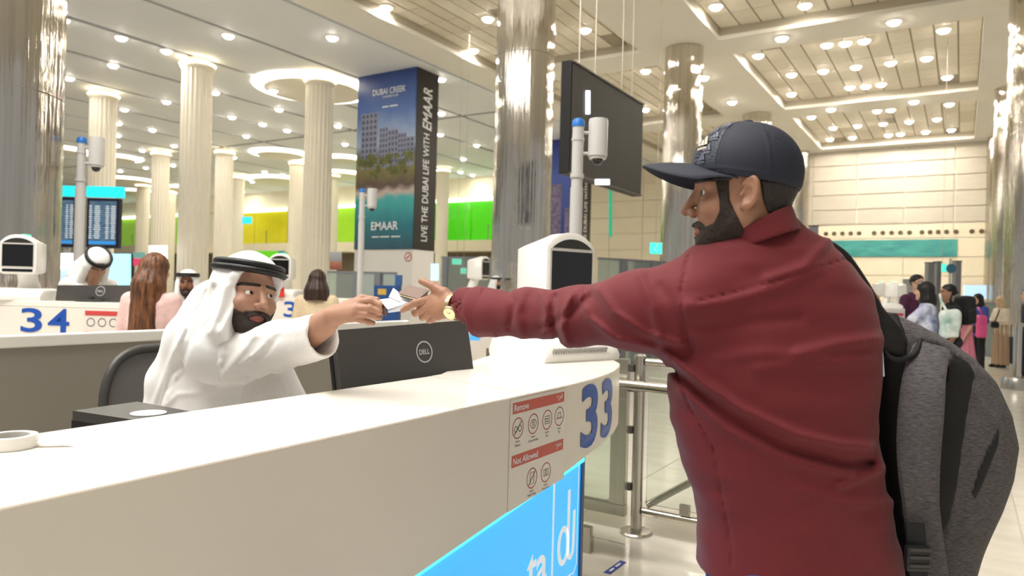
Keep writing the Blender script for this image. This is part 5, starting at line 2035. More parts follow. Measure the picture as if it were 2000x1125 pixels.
def cap_sdf(p):
    d, q = cap_out(p)
    rim = (q[:, 2] - .021 - q[:, 1] * .20) * -1       # band plane, higher in front
    d2 = np.maximum(d, rim)
    inner = d + .005
    seam = np.exp(-((np.arctan2(q[:, 0], q[:, 2] - .0) - 0) / .02) ** 2) * 0
    # panel seams
    ang = np.arctan2(q[:, 1] + .008, np.abs(q[:, 0]) + 1e-6)
    for a0 in (.62, -.45):
        d2 = d2 - .0014 * np.exp(-((ang - a0) / .02) ** 2)
    d2 = d2 - .0014 * np.exp(-((rim + .012) / .002) ** 2)
    return np.maximum(d2, -inner)


CL, CH = bbox(HM_O + HM_R @ np.array([0, 0, .08]), .16)
capo = sdf_part('crown', cap_sdf, CL, CH, .003, m_cap, cap)


def cap_front(p):
    d, q = cap_out(p)
    ang = np.arctan2(q[:, 1] + .008, np.abs(q[:, 0]) + 1e-6)
    rim = (q[:, 2] - .027 - q[:, 1] * .20) * -1
    return np.maximum(np.maximum(d - .0012, -(d + .002)), np.maximum(rim, (.65 - ang) * .07))


sdf_part('front_panel', cap_front, CL, CH, .0025, m_capp, cap)
Bm = MB()
nu, nv = 25, 9
V = []
for sd_, zo in ((0, .0022), (1, -.0022)):
    for i in range(nu):
        th = math.radians(-78 + 156 * i / (nu - 1))
        for j in range(nv):
            t = j / (nv - 1)
            bx, by = .085 * math.sin(th), -.012 + .106 * math.cos(th)
            ln = .112 * max(0, math.cos(th * .99)) ** .28
            x = bx * (1 + .08 * t)
            y = by + ln * t
            z = .060 + .022 * t - 3.9 * x * x - .018 * t * t + (by - .09) * .16
            V.append(HM_O + HM_R @ np.array([x, y, z + zo * (1 if t < .97 else .5)]))
F_ = []
N1 = nu * nv
for i in range(nu - 1):
    for j in range(nv - 1):
        a, b, c, e = i * nv + j, i * nv + j + 1, (i + 1) * nv + j + 1, (i + 1) * nv + j
        F_ += [(a, b, c, e), (N1 + e, N1 + c, N1 + b, N1 + a)]
rimI = [(i, 0) for i in range(nu)] + [(nu - 1, j) for j in range(1, nv)] + [(i, nv - 1) for i in range(nu - 2, -1, -1)] + [(0, j) for j in range(nv - 2, 0, -1)]
for k in range(len(rimI)):
    a, b = rimI[k], rimI[(k + 1) % len(rimI)]
    F_.append((a[0] * nv + a[1], b[0] * nv + b[1], N1 + b[0] * nv + b[1], N1 + a[0] * nv + a[1]))
Bm.add(V, F_)
part('brim', Bm, m_cap, cap, smooth=60, world=True)
part('button', MB().lathe([(.012, 0), (.011, .004), (.006, .007), (.001, .008)], c=HM_O + HM_R @ np.array([0, -.008, .143]), n=16, R=HM_R), m_cap, cap, smooth=60, world=True)


def cap_patch(mb, x, y, z_up, size, badge):
    """three slanted bars and a word line, laid on the cap front at a (left-right angle, height)"""
    # find the surface point along a ray from inside
    o = HM_O + HM_R @ np.array([0, 0, .05])
    dv = HM_R @ nrm((x, y, z_up))
    ts = np.linspace(.05, .14, 180)
    pp = o + ts[:, None] * dv
    dd, _ = cap_out(pp)
    k = np.argmin(np.abs(dd))
    c = pp[k]
    e = 1e-3
    g = np.array([cap_out((c + e * ax)[None])[0][0] - cap_out((c - e * ax)[None])[0][0] for ax in np.eye(3)])
    n = nrm(g)
    up = nrm(hu - n * np.dot(hu, n))
    rt = np.cross(up, n)
    o2 = c + n * (.003 if badge else .0026)
    s = size
    bars = [[(-.5, 0), (-.22, 0), (-.34, .26), (-.52, .14)], [(-.16, 0), (.14, 0), (-.08, .52), (-.28, .38)], [(.2, 0), (.52, 0), (.2, .8), (-.02, .64)]]
    for b in bars:
        mb.prism([(q[0] * s, q[1] * s) for q in b], o2, rt, up, n, .0022 if badge else .0004)
    put_text(mb, 'adidas', o2 + rt * (-.52 * s) + up * (-.34 * s) + n * .0006, rt, up, w=1.05 * s, h=.26 * s, bold=.02)


L = MB()
cap_patch(L, -.48, .80, .44, .027, True)
tag(part('badge', L, m_badge, cap, world=True), kind='stuff')
L = MB()
for x, y, z in ((-.60, .62, .62), (-.42, .62, .80), (-.62, .74, .32), (-.25, .62, 1.0), (-.5, .42, 1.0), (-.55, .80, .12), (-.12, .75, .75), (.1, .85, .4), (.35, .8, .5), (.2, .6, .9), (-.2, .4, 1.2), (.5, .7, .3)):
    cap_patch(L, x, y, z, .019, False)
tag(part('tonal_print', L, m_capl, cap, world=True), kind='stuff')

# jeans
m_jean = mat('blue_jeans', (28, 74, 138), rough=.8, var=.15, vscale=300, bump=.2, bscale=700, bdist=.001)


def man_jeans(p):
    d = rc(p, W(1500, 1120, 1.5), W(1615, 1125, 1.53), .125, .125)
    for hp in (W(1500, 1150, 1.46), W(1620, 1150, 1.56)):
        kn = hp * (1, 1, 0) + np.array([0, 0, .47]) + CV(-.02, .02, 0)
        an = hp * (1, 1, 0) + np.array([0, 0, .07])
        d = smin(d, chain(p, [hp, kn, an], [.108, .085, .075], .02), .03)
    return np.maximum(np.maximum(d, p[:, 2] - .98), .06 - p[:, 2]) - .004 * vnoise(p, 12)


jl, jh = np.minimum(W(1380, 1100, 1.3), W(1700, 1100, 1.3)) - .15, np.maximum(W(1380, 1100, 1.7), W(1700, 1100, 1.75)) + .15
jl[2], jh[2] = .03, 1.02
sdf_part('jeans', man_jeans, jl, jh, .010, m_jean, man)
for hp in (W(1500, 1150, 1.46), W(1620, 1150, 1.56)):
    c0 = np.array([hp[0], hp[1], .0])
    sdf_part('shoe', lambda p, c0=c0: np.maximum(smin(rc(p, c0 + UP * .045, c0 + nrm(hm * (1, 1, 0)) * .17 + UP * .035, .048, .042), ell(p, c0 + UP * .07, (.05, .05, .06)), .02), .002 - p[:, 2]), c0 - (.26, .26, .01), c0 + (.26, .26, .15), .008, m_black, man)

# watch
m_gold = mat('watch_gold', (226, 208, 164), rough=.25, metal=.9)
m_dial = mat('watch_dial', (236, 222, 170), rough=.25)
wt = thing('wristwatch', 'gold wristwatch with round dial on the reaching wrist', 'watch', W(887, 608, 1.87))
wax = nrm(W(870, 596, 1.925) - W(905, 600, 1.885))
wR = frame_dir(wax, UP)
links = []
for k in range(28):
    a = 2 * math.pi * k / 28
    c = MWR + wax * -.002 + wR @ np.array([math.cos(a) * .0365, math.sin(a) * .0365, 0])
    links.append((a, c))
for a, c in links:
    rad_ = wR @ np.array([math.cos(a), math.sin(a), 0])
    tg = np.cross(wax, rad_)
    part('bracelet_link', MB().box(c, (.0036, .0078, .014), R=basis(rad_, tg, wax), bev=.0008), m_gold, wt, world=True)
wd_ = nrm(-FW * .86 - UP * .42 + RT * -.05)
wd_ = nrm(wd_ - wax * np.dot(wd_, wax) * .6)
wc = MWR + wax * -.001 + wd_ * .034
Rw = frame_dir(wd_, UP)
part('case', MB().lathe([(.0185, -.003), (.0200, 0), (.0195, .004), (.0165, .0062), (.0160, .0055)], c=wc, n=36, R=Rw), m_gold, wt, smooth=50, world=True)
dl_ = part('dial', MB().lathe([(.0160, .0045), (.001, .0046)], c=wc, n=32, R=Rw), m_dial, wt, smooth=50, world=True)
for a, l_, w_ in ((.6, .009, .0012), (2.4, .0125, .0009)):
    part('watch_hand', MB().quad([wc + Rw @ np.array(q) for q in ((w_ * math.cos(a + 1.57), w_ * math.sin(a + 1.57), .0056), (-w_ * math.cos(a + 1.57), -w_ * math.sin(a + 1.57), .0056), (l_ * math.cos(a), l_ * math.sin(a), .0056))]), mat('watch_hand_dark', (90, 74, 40), rough=.4), dl_, world=True)
part('crown', MB().cyl(wc + Rw @ np.array([.0195, 0, .001]), wc + Rw @ np.array([.0225, 0, .001]), .0025, n=10), m_gold, wt, smooth=50, world=True)

# documents between the hands
doc = thing('passport', 'brown passport booklet under the man\'s thumb', 'passport', W(808, 566, 1.985))
part('cover', MB().quad([W(777, 572, 2.03), W(800, 556, 2.03), W(838, 567, 1.975), W(818, 584, 1.965)], .0025), mat('passport_brown', (128, 104, 92), rough=.5), doc, world=True)
part('pages', MB().quad([W(779, 576, 2.03), W(801, 561, 2.03), W(836, 572, 1.975), W(817, 587, 1.965)], .003), mat('passport_pages', (210, 196, 160), rough=.6), doc, world=True)
part('lower_cover', MB().quad([W(781, 579, 2.03), W(803, 565, 2.03), W(835, 575, 1.975), W(815, 590, 1.965)], .002), m_black, doc, world=True)
bp = thing('boarding_pass', 'white printed boarding pass passing from hand to hand', 'boarding pass', W(785, 596, 2.03))
part('card', MB().quad([W(741, 585, 2.085), W(782, 579, 2.06), W(806, 590, 2.0), W(757, 604, 2.03)], .0006), mat('pass_white', (236, 232, 234), rough=.6), bp, world=True)
part('stub', MB().quad([W(757, 601, 2.035), W(806, 588, 2.0), W(797, 606, 2.0), W(758, 611, 2.03)], .0006), mat('pass_stub_grey', (186, 190, 194), rough=.6), bp, world=True)
L = MB()
for k in range(4):
    a, b = W(752 + k * 4, 588 + k * 3.2, 2.066 - k * .009), W(785 + k * 3, 583.5 + k * 2.4, 2.048 - k * .011)
    L.quad([a, b, b + UP * .0018, a + UP * .0018])
tag(part('print', L, mat('pass_pink_print', (206, 150, 150), rough=.6), bp, world=True), kind='stuff')
fp = thing('folded_paper', 'creased white slip standing up between the two hands', 'paper', W(780, 580, 2.03))
part('slip', MB().add([W(759, 580, 2.075), W(768, 562, 2.07), W(782, 573, 2.045), W(806, 575, 2.02), W(800, 592, 2.015), W(778, 588, 2.03)], [(0, 1, 2), (0, 2, 5), (2, 3, 4, 5)]), mat('slip_white', (240, 236, 238), rough=.7), fp, world=True)

# ------------------------------------------------------------------ backpack
m_heath = mat('grey_heather_cloth', (66, 62, 64), rough=.85, var=.30, vscale=90, vstretch=(1, 1, 9), col2=(88, 83, 84), bump=.25, bscale=500, bdist=.002)
m_bblk = mat('backpack_black', (15, 13, 14), rough=.65, bump=.2, bscale=500, bdist=.001)
bpk = thing('backpack', 'grey heather backpack with black panels hanging from one shoulder of the man in maroon', 'backpack', W(1840, 1150, 1.55))
BR = [(612, 1700, 1738, .045), (635, 1692, 1790, .07), (660, 1688, 1838, .085), (695, 1688, 1888, .095), (740, 1690, 1928, .105), (800, 1694, 1957, .112), (860, 1700, 1965, .115), (920, 1706, 1956, .115), (980, 1716, 1936, .112), (1040, 1730, 1908, .108), (1100, 1745, 1882, .1), (1200, 1752, 1868, .095)]
BD = 1.56
_bz = np.array([W((a + b) / 2, y, BD) for y, a, b, _ in BR])
_bh = np.array([(b - a) / 2 / FPX * BD for _, a, b, _ in BR])
_bb = np.array([q[3] for q in BR])
_bo = np.argsort(_bz[:, 2])
BFOLD = [([(1800, 655), (1860, 680), (1930, 740)], 5, .004), ([(1790, 668), (1850, 690), (1900, 715)], 4, -.004), ([(1890, 735), (1910, 800), (1935, 850)], 6, -.004), ([(1900, 760), (1925, 800), (1948, 830)], 6, .003), ([(1905, 1040), (1870, 1000), (1850, 1050)], 8, .004), ([(1900, 870), (1885, 960), (1862, 1060)], 7, -.004)]


def bag_body(p):
    d = loft_v(p, _bz[_bo][:, 2], _bz[_bo], _bh[_bo], _bb[_bo], RT, FW)
    px, py, dd = PJ(p)
    for pts, w, amp in BFOLD:
        d = d - amp * np.exp(-(seg2(px, py, pts) / w) ** 2)
    return d - .006 * vnoise(p, 14)


def bag_panel(poly, th=.0025):
    def f(p):
        px, py, dd = PJ(p)
        return np.maximum(bag_body(p) - th, poly2(px, py, poly) / FPX * BD)
    return f


bl_, bh_ = np.minimum(W(1680, 1150, 1.4), W(1990, 1150, 1.4)) - .06, np.maximum(W(1680, 600, 1.7), W(1990, 600, 1.75)) + .06
bl_[2], bh_[2] = W(1800, 1210, 1.56)[2], W(1800, 600, 1.5)[2]
bb_ = sdf_part('bag_body', bag_body, bl_, bh_, .006, m_heath, bpk, slack=1.5)
sdf_part('back_padding', bag_panel([(1640, 590), (1745, 590), (1772, 660), (1768, 760), (1762, 900), (1766, 1000), (1790, 1100), (1800, 1230), (1640, 1230)]), bl_, bh_, .0055, m_bblk, bpk, slack=1.5)
sdf_part('side_opening', bag_panel([(1858, 688), (1894, 710), (1904, 730), (1892, 790), (1880, 870), (1868, 960), (1853, 1022), (1838, 1048), (1815, 1046), (1815, 960), (1832, 860), (1842, 760)]), bl_, bh_, .005, m_bblk, bpk, slack=1.5)
sdf_part('pocket_slit', bag_panel([(1953, 832), (1950, 868), (1936, 905), (1918, 950), (1905, 975), (1898, 965), (1908, 925), (1930, 875), (1944, 845)]), bl_, bh_, .0045, m_bblk, bpk, slack=1.5)


def ribbon(mb, pts, widths, th):
    """strap: centre line of 3D points, width along image-right, thickness along view"""
    P = [np.asarray(q, float) for q in pts]
    n = len(P)
    V = []
    for i in range(n):
        t = nrm(P[min(i + 1, n - 1)] - P[max(i - 1, 0)])
        vw = nrm(P[i] - EYE)
        sd = nrm(np.cross(t, vw))
        w = widths[i] / 2
        for a, b in ((-1, 0), (-.8, -.5), (.8, -.5), (1, 0), (.8, .5), (-.8, .5)):
            V.append(P[i] + sd * a * w + vw * b * th)
    F_ = []
    for i in range(n - 1):
        for k in range(6):
            F_.append((i * 6 + k, i * 6 + (k + 1) % 6, (i + 1) * 6 + (k + 1) % 6, (i + 1) * 6 + k))
    F_ += [tuple(range(5, -1, -1)), tuple((n - 1) * 6 + k for k in range(6))]
    mb.add(V, F_)


def smooth_path(pts, n=24):
    P = np.array(pts, float)
    t = np.linspace(0, 1, len(P))
    u = np.linspace(0, 1, n)
    out = []
    for x in u:
        i = min(int(x * (len(P) - 1)), len(P) - 2)
        f = x * (len(P) - 1) - i
        p0, p1, p2, p3 = P[max(i - 1, 0)], P[i], P[i + 1], P[min(i + 2, len(P) - 1)]
        out.append(.5 * (2 * p1 + (p2 - p0) * f + (2 * p0 - 5 * p1 + 4 * p2 - p3) * f * f + (3 * p1 - p0 - 3 * p2 + p3) * f ** 3))
    return out


S_ = MB()
sp = smooth_path([W(1822, 672, 1.47), W(1806, 730, 1.425), W(1799, 800, 1.405), W(1794, 880, 1.40), W(1796, 960, 1.40), W(1806, 1050, 1.41), W(1818, 1130, 1.42), W(1824, 1180, 1.43)])
ribbon(S_, sp, [.064 + .015 * math.sin(math.pi * min(1, i / 14)) for i in range(len(sp))], .018)
st_ = part('shoulder_strap', S_, m_heath, bpk, smooth=50, world=True)
S_ = MB()
sp = smooth_path([W(1606, 468, 1.49), W(1650, 500, 1.465), W(1690, 562, 1.45), W(1708, 610, 1.45), W(1722, 650, 1.45), W(1735, 700, 1.46)])
ribbon(S_, sp, [.014, .015, .016, .016, .017, .018, .018, .019, .02, .022, .024, .026, .03, .034, .04, .046, .053, .06, .066, .07, .07, .068, .06, .05], .012)
part('worn_strap', S_, m_bblk, bpk, smooth=50, world=True)
S_ = MB()
ribbon(S_, smooth_path([W(1786, 1020, 1.384), W(1790, 1065, 1.38), W(1794, 1130, 1.385)], 8), [.034] * 8, .006)
wb_ = part('webbing', S_, m_bblk, bpk, world=True)
bk = W(1792, 1090, 1.372)
part('buckle', MB().box(bk, (.048, .014, .05), R=basis(RT, FW, UP), bev=.006), m_black, wb_, world=True)
for dz in (-.012, .004, .018):
    part('buckle_bar', MB().box(bk + UP * dz - FW * .008, (.04, .006, .005), R=basis(RT, FW, UP)), m_dark, wb_, world=True)
S_ = MB()
hp_ = smooth_path([W(1722, 650, 1.47), W(1730, 690, 1.45), W(1755, 703, 1.44), W(1785, 692, 1.45), W(1798, 665, 1.48)], 16)
S_.tube(hp_, .006, n=8)
part('grab_handle', S_, m_bblk, bpk, smooth=60, world=True)
lt = thing('luggage_tag', 'pale blue paper tag hanging between the shirt and the backpack', 'tag', W(1716, 700, 1.44))
part('card', MB().quad([W(1712, 640, 1.43), W(1722, 645, 1.43), W(1728, 735, 1.43), W(1715, 738, 1.43)], .001), mat('tag_pale_blue', (190, 214, 232), rough=.6), lt, world=True)
part('loop', MB().tube([W(1713, 642, 1.435), W(1709, 632, 1.44), W(1712, 626, 1.45)], .002, n=6), m_wl, lt, world=True)

# ------------------------------------------------------------------ the officer at the near counter
m_kand = mat('white_kandura_cloth', (238, 236, 233), rough=.7, var=.02, vscale=40, bump=.08, bscale=500, bdist=.001, sheen=.1)
m_ghut = mat('white_headcloth', (240, 239, 238), rough=.75, var=.015, vscale=40, bump=.06, bscale=700, bdist=.001)
m_agal = mat('black_headband_cord', (16, 15, 17), rough=.45, bump=.3, bscale=300, bdist=.002)
of_f = nrm(CV(.72, -.69, .07))
_r0 = nrm(np.cross(of_f, UP))
_u0 = np.cross(_r0, of_f)
_ph = math.radians(9)
of_r = _r0 * math.cos(_ph) + _u0 * math.sin(_ph)
of_u = np.cross(of_r, of_f)
OF_R = basis(of_r, of_f, of_u)
OF_O = W(483, 577, 2.36)
OF_S = 1.07
off = thing('person', 'seated officer in white robe and headcloth reaching for the papers', 'person', W(440, 700, 2.45) * (1, 1, 0))


def of_head(p):
    return head_sdf(to_local(p, OF_O, OF_R, OF_S), neck=((0, -.03, -.06), (0, -.05, -.2), .056, .066), openm=.002) * OF_S


OH = {'thumb': ([(676, 598, 2.13), (708, 583, 2.15), (736, 586, 2.14)], [.015, .0125, .0098]),
      'index': ([(697, 590, 2.10), (726, 587, 2.085), (744, 595, 2.075), (755, 604, 2.07)], [.0125, .0105, .0095, .0082]),
      'middle': ([(694, 602, 2.085), (722, 602, 2.075), (742, 608, 2.075), (753, 613, 2.075)], [.0122, .0105, .0095, .0082]),
      'ring': ([(691, 612, 2.08), (716, 614, 2.075), (733, 618, 2.08), (742, 621, 2.085)], [.0118, .0098, .0088, .0078]),
      'pinky': ([(687, 621, 2.085), (707, 625, 2.085), (720, 629, 2.09), (729, 631, 2.095)], [.011, .0088, .008, .0072])}
OWR = W(650, 618, 2.12)


def of_hand(p):
    d = hand_sdf(p, OH, OWR, W(590, 662, 2.2), rw=.034)
    return smin(d, rc(p, W(590, 662, 2.2), W(630, 635, 2.14), .045, .038), .02)


SH = W(432, 694, 2.40)


def of_core(p):
    d = chain(p, [OF_O - UP * .2, W(440, 730, 2.54), W(450, 900, 2.56), W(455, 960, 2.56)], [.06, .085, .09, .11], .05)
    d = smin(d, chain(p, [SH, W(520, 690, 2.29), W(600, 655, 2.19)], [.06, .048, .04], .03), .04)
    d = smin(d, chain(p, [W(480, 700, 2.62), W(520, 830, 2.6), W(560, 880, 2.45)], [.06, .048, .04], .03), .04)
    hp = W(455, 975, 2.55)
    for sd_ in (-1, 1):
        h0 = hp + of_r * (1, 1, 0) * .1 * sd_
        k0 = h0 + nrm(of_f * (1, 1, 0)) * .34 + UP * .02
        f0 = np.array([k0[0], k0[1], .08])
        d = smin(d, chain(p, [h0, k0, f0], [.085, .065, .045], .02), .03)
    return d


ob = [sdf_mesh(of_head, *bbox(OF_O + OF_R @ np.array([0, 0, -.03]), .2), .003),
      sdf_mesh(of_hand, *[np.array(v) for v in (np.minimum(W(570, 700, 2.22), W(770, 700, 2.0)) - .06, np.maximum(W(570, 550, 2.22), W(770, 550, 2.2)) + .06)], .0025)]
cl = np.minimum(W(300, 700, 2.9), W(760, 700, 1.6)) - .3
chh = np.maximum(W(300, 700, 2.9), W(760, 700, 2.7)) + .3
cl[2], chh[2] = 0.0, 1.5
ob.append(sdf_mesh(of_core, cl, chh, .018))
V, Q = merge_meshes(ob)
ctrs = to_local(V[Q].mean(1), OF_O, OF_R, OF_S)
lipm = ((np.abs(ctrs[:, 0]) < .021) & (ctrs[:, 1] > .085) & (ctrs[:, 2] < -.0635) & (ctrs[:, 2] > -.088)).astype(int)
link('body', np_mesh('body', V, Q, [m_skin2, m_lip], lipm, gloc(off)), off)
for sd_ in (-1, 1):
    eyeball(OF_O, OF_R, OF_S, sd_, (-.42, 1, .12), off)
OBEARD = [[(.02, .03), (.05, .0), (.048, -.03), (.056, -.052), (.074, -.062), (.084, -.056), (.092, -.052), (.135, -.054), (.135, -.16), (.03, -.16), (-.01, -.1), (.0, -.03)]]
sdf_part('beard', shell(of_head, OF_O, OF_R, OF_S, .0055, OBEARD, [lip_hole]), *bbox(OF_O + OF_R @ np.array([0, .04, -.06]), .14), .0032, m_beard, off)
OBROW = [[(.045, .0165), (.105, .0205), (.105, .029), (.066, .030), (.045, .0235)]]
sdf_part('eyebrows', shell(of_head, OF_O, OF_R, OF_S, .0022, OBROW, [lambda q: np.abs(q[:, 0]) - .008], (.001, 200)), *bbox(OF_O + OF_R @ np.array([0, .08, .02]), .08), .0022, m_hair, off)


def of_ghutra(p):
    q = to_local(p, OF_O, OF_R, OF_S)
    a = ell(q, (0, -.012, .040), (.093, .112, .098))
    # sides and back falling from the head
    a = smin(a, rc(q, (0, -.035, .02), (.02, -.09, -.16), .092, .12), .04)
    a = smin(a, rc(q, (.07, .02, .01), (.075, .03, -.12), .032, .03), .03)
    a = smin(a, rc(q, (-.07, -.03, .01), (-.07, -.05, -.10), .032, .03), .03)
    # peak over the forehead
    a = smin(a, rc(q, (.072, .055, .046), (.0, .108, .052), .014, .012), .015)
    a = smin(a, rc(q, (-.068, .06, .046), (.0, .108, .052), .014, .012), .015)
    a = a * OF_S
    dr = chain(p, [W(425, 600, 2.45), W(375, 665, 2.50), W(335, 745, 2.52), W(312, 830, 2.52)], [.10, .088, .076, .066], .03)
    a = smin(a, dr, .05)
    fr = chain(p, [W(450, 620, 2.36), W(436, 650, 2.36)], [.04, .02], .02)
    a = smin(a, fr, .03)
    # face opening
    op = smin(rc(q, (0, .10, .022), (0, .10, -.2), .074, .082), ell(q, (0, .10, .015), (.072, .09, .034)), .01) * OF_S
    a = smax(a, -op, .008)
    px, py, dd = PJ(p)
    for pts, w, amp in (([(400, 560), (385, 590), (340, 680), (300, 790)], 5, .008), ([(418, 560), (405, 600), (365, 680), (325, 800)], 6, -.007), ([(440, 560), (430, 600), (410, 650)], 5, .006), ([(455, 560), (446, 595), (430, 630)], 5, -.005), ([(466, 575), (452, 610), (430, 650)], 4, .005), ([(360, 640), (335, 710), (310, 800)], 5, .007), ([(420, 560), (412, 620), (385, 660)], 5, -.005)):
        a = a - amp * np.exp(-(seg2(px, py, pts) / w) ** 2)
    return a - .006 * vnoise(p * np.array([1, 1, .5]), 18)


gl, gh_ = np.minimum(W(250, 830, 2.75), W(600, 830, 2.1)) - .1, np.maximum(W(250, 480, 2.8), W(600, 480, 2.6)) + .1
gl[2], gh_[2] = W(310, 850, 2.5)[2], OF_O[2] + .2
ghu = sdf_part('headcloth', of_ghutra, gl, gh_, .0045, m_ghut, off, slack=1.5)
for k, (uu_, rr_) in enumerate(((.076, 1.0), (.094, .94))):
    A = MB()
    pts = []
    for i in range(48):
        a = 2 * math.pi * i / 48
        pts.append(OF_O + OF_R @ (np.array([(.100 * rr_) * math.cos(a), -.012 + .119 * rr_ * math.sin(a), uu_ - .010 * math.sin(a)]) * OF_S))
    A.tube(pts, .0112, n=10, closed=True)
    part('headband', A, m_agal, off, smooth=60, world=True)

OROWS = [(648, 425, 500, .06), (668, 370, 540, .095), (695, 335, 560, .115), (730, 318, 578, .125), (770, 308, 600, .13), (830, 302, 622, .135), (920, 300, 640, .14), (1000, 300, 650, .15)]
OD = 2.53
_oc = np.array([W((a + b) / 2, y, OD) for y, a, b, _ in OROWS])
_oh = np.array([(b - a) / 2 / FPX * OD for _, a, b, _ in OROWS])
_ob = np.array([q[3] for q in OROWS])
_oo = np.argsort(_oc[:, 2])
SLV = [(SH, .085), (W(470, 695, 2.34), .082), (W(545, 676, 2.255), .075), (W(622, 657, 2.165), .0715)]
_sx = nrm(SLV[3][0] - SLV[2][0])
OFOLD = [([(320, 790), (345, 735), (400, 690), (440, 672)], 5, .006), ([(330, 760), (370, 715), (430, 700)], 5, -.005), ([(440, 665), (430, 700), (435, 745)], 5, .006), ([(460, 660), (452, 690), (425, 730)], 5, -.005), ([(500, 650), (470, 690), (430, 745)], 6, .006), ([(525, 660), (500, 690), (470, 712)], 4, .006), ([(545, 655), (520, 690), (490, 705)], 4, -.005),
         ([(390, 760), (440, 752), (520, 735)], 5, .004), ([(480, 740), (470, 780), (465, 800)], 5, .005), ([(500, 735), (498, 780), (500, 800)], 3, -.004), ([(540, 725), (555, 760), (560, 790)], 6, .005), ([(580, 720), (590, 750), (605, 775)], 6, -.004), ([(318, 800), (345, 770), (420, 765)], 5, .005), ([(470, 660), (540, 650), (600, 640)], 7, .004)]


def of_robe(p):
    d = loft_v(p, _oc[_oo][:, 2], _oc[_oo], _oh[_oo], _ob[_oo], RT, FW)
    d = smin(d, chain(p, [W(480, 700, 2.62), W(520, 830, 2.6), W(560, 890, 2.45)], [.085, .075, .065], .03), .03)
    hp = W(455, 985, 2.55)
    for sd_ in (-1, 1):
        h0 = hp + of_r * (1, 1, 0) * .09 * sd_
        k0 = h0 + nrm(of_f * (1, 1, 0)) * .34
        f0 = np.array([k0[0], k0[1], .14])
        d = smin(d, chain(p, [h0, k0, f0], [.12, .11, .13], .05), .08)
    s = chain(p, [q for q, _ in SLV], [r for _, r in SLV], .03)
    s = np.maximum(s, (p - (SLV[3][0] + _sx * .022)) @ _sx)
    d = smin(d, s, .03)
    px, py, dd = PJ(p)
    for pts, w, amp in OFOLD:
        d = d - amp * np.exp(-(seg2(px, py, pts) / w) ** 2)
    d = d - .0016 * np.exp(-(np.abs((p - SLV[3][0]) @ _sx + .035) / .003) ** 2) - .006 * vnoise(p, 10)
    inn = rc(p, W(560, 674, 2.24), SLV[3][0] + _sx * .1, .05, .062)
    return np.maximum(np.maximum(d, -inn), .1 - p[:, 2])


cl[2], chh[2] = .05, 1.42
sdf_part('robe', of_robe, cl, chh, .0065, m_kand, off, slack=1.5)
for k in range(3):
    b = W(499 + k * 1.0, 745 + k * 24, 2.385)
    part('button', MB().lathe([(.006, 0), (.005, .003), (.001, .004)], c=b, n=12, R=frame_dir(-FW)), m_wpl, off, smooth=60, world=True)


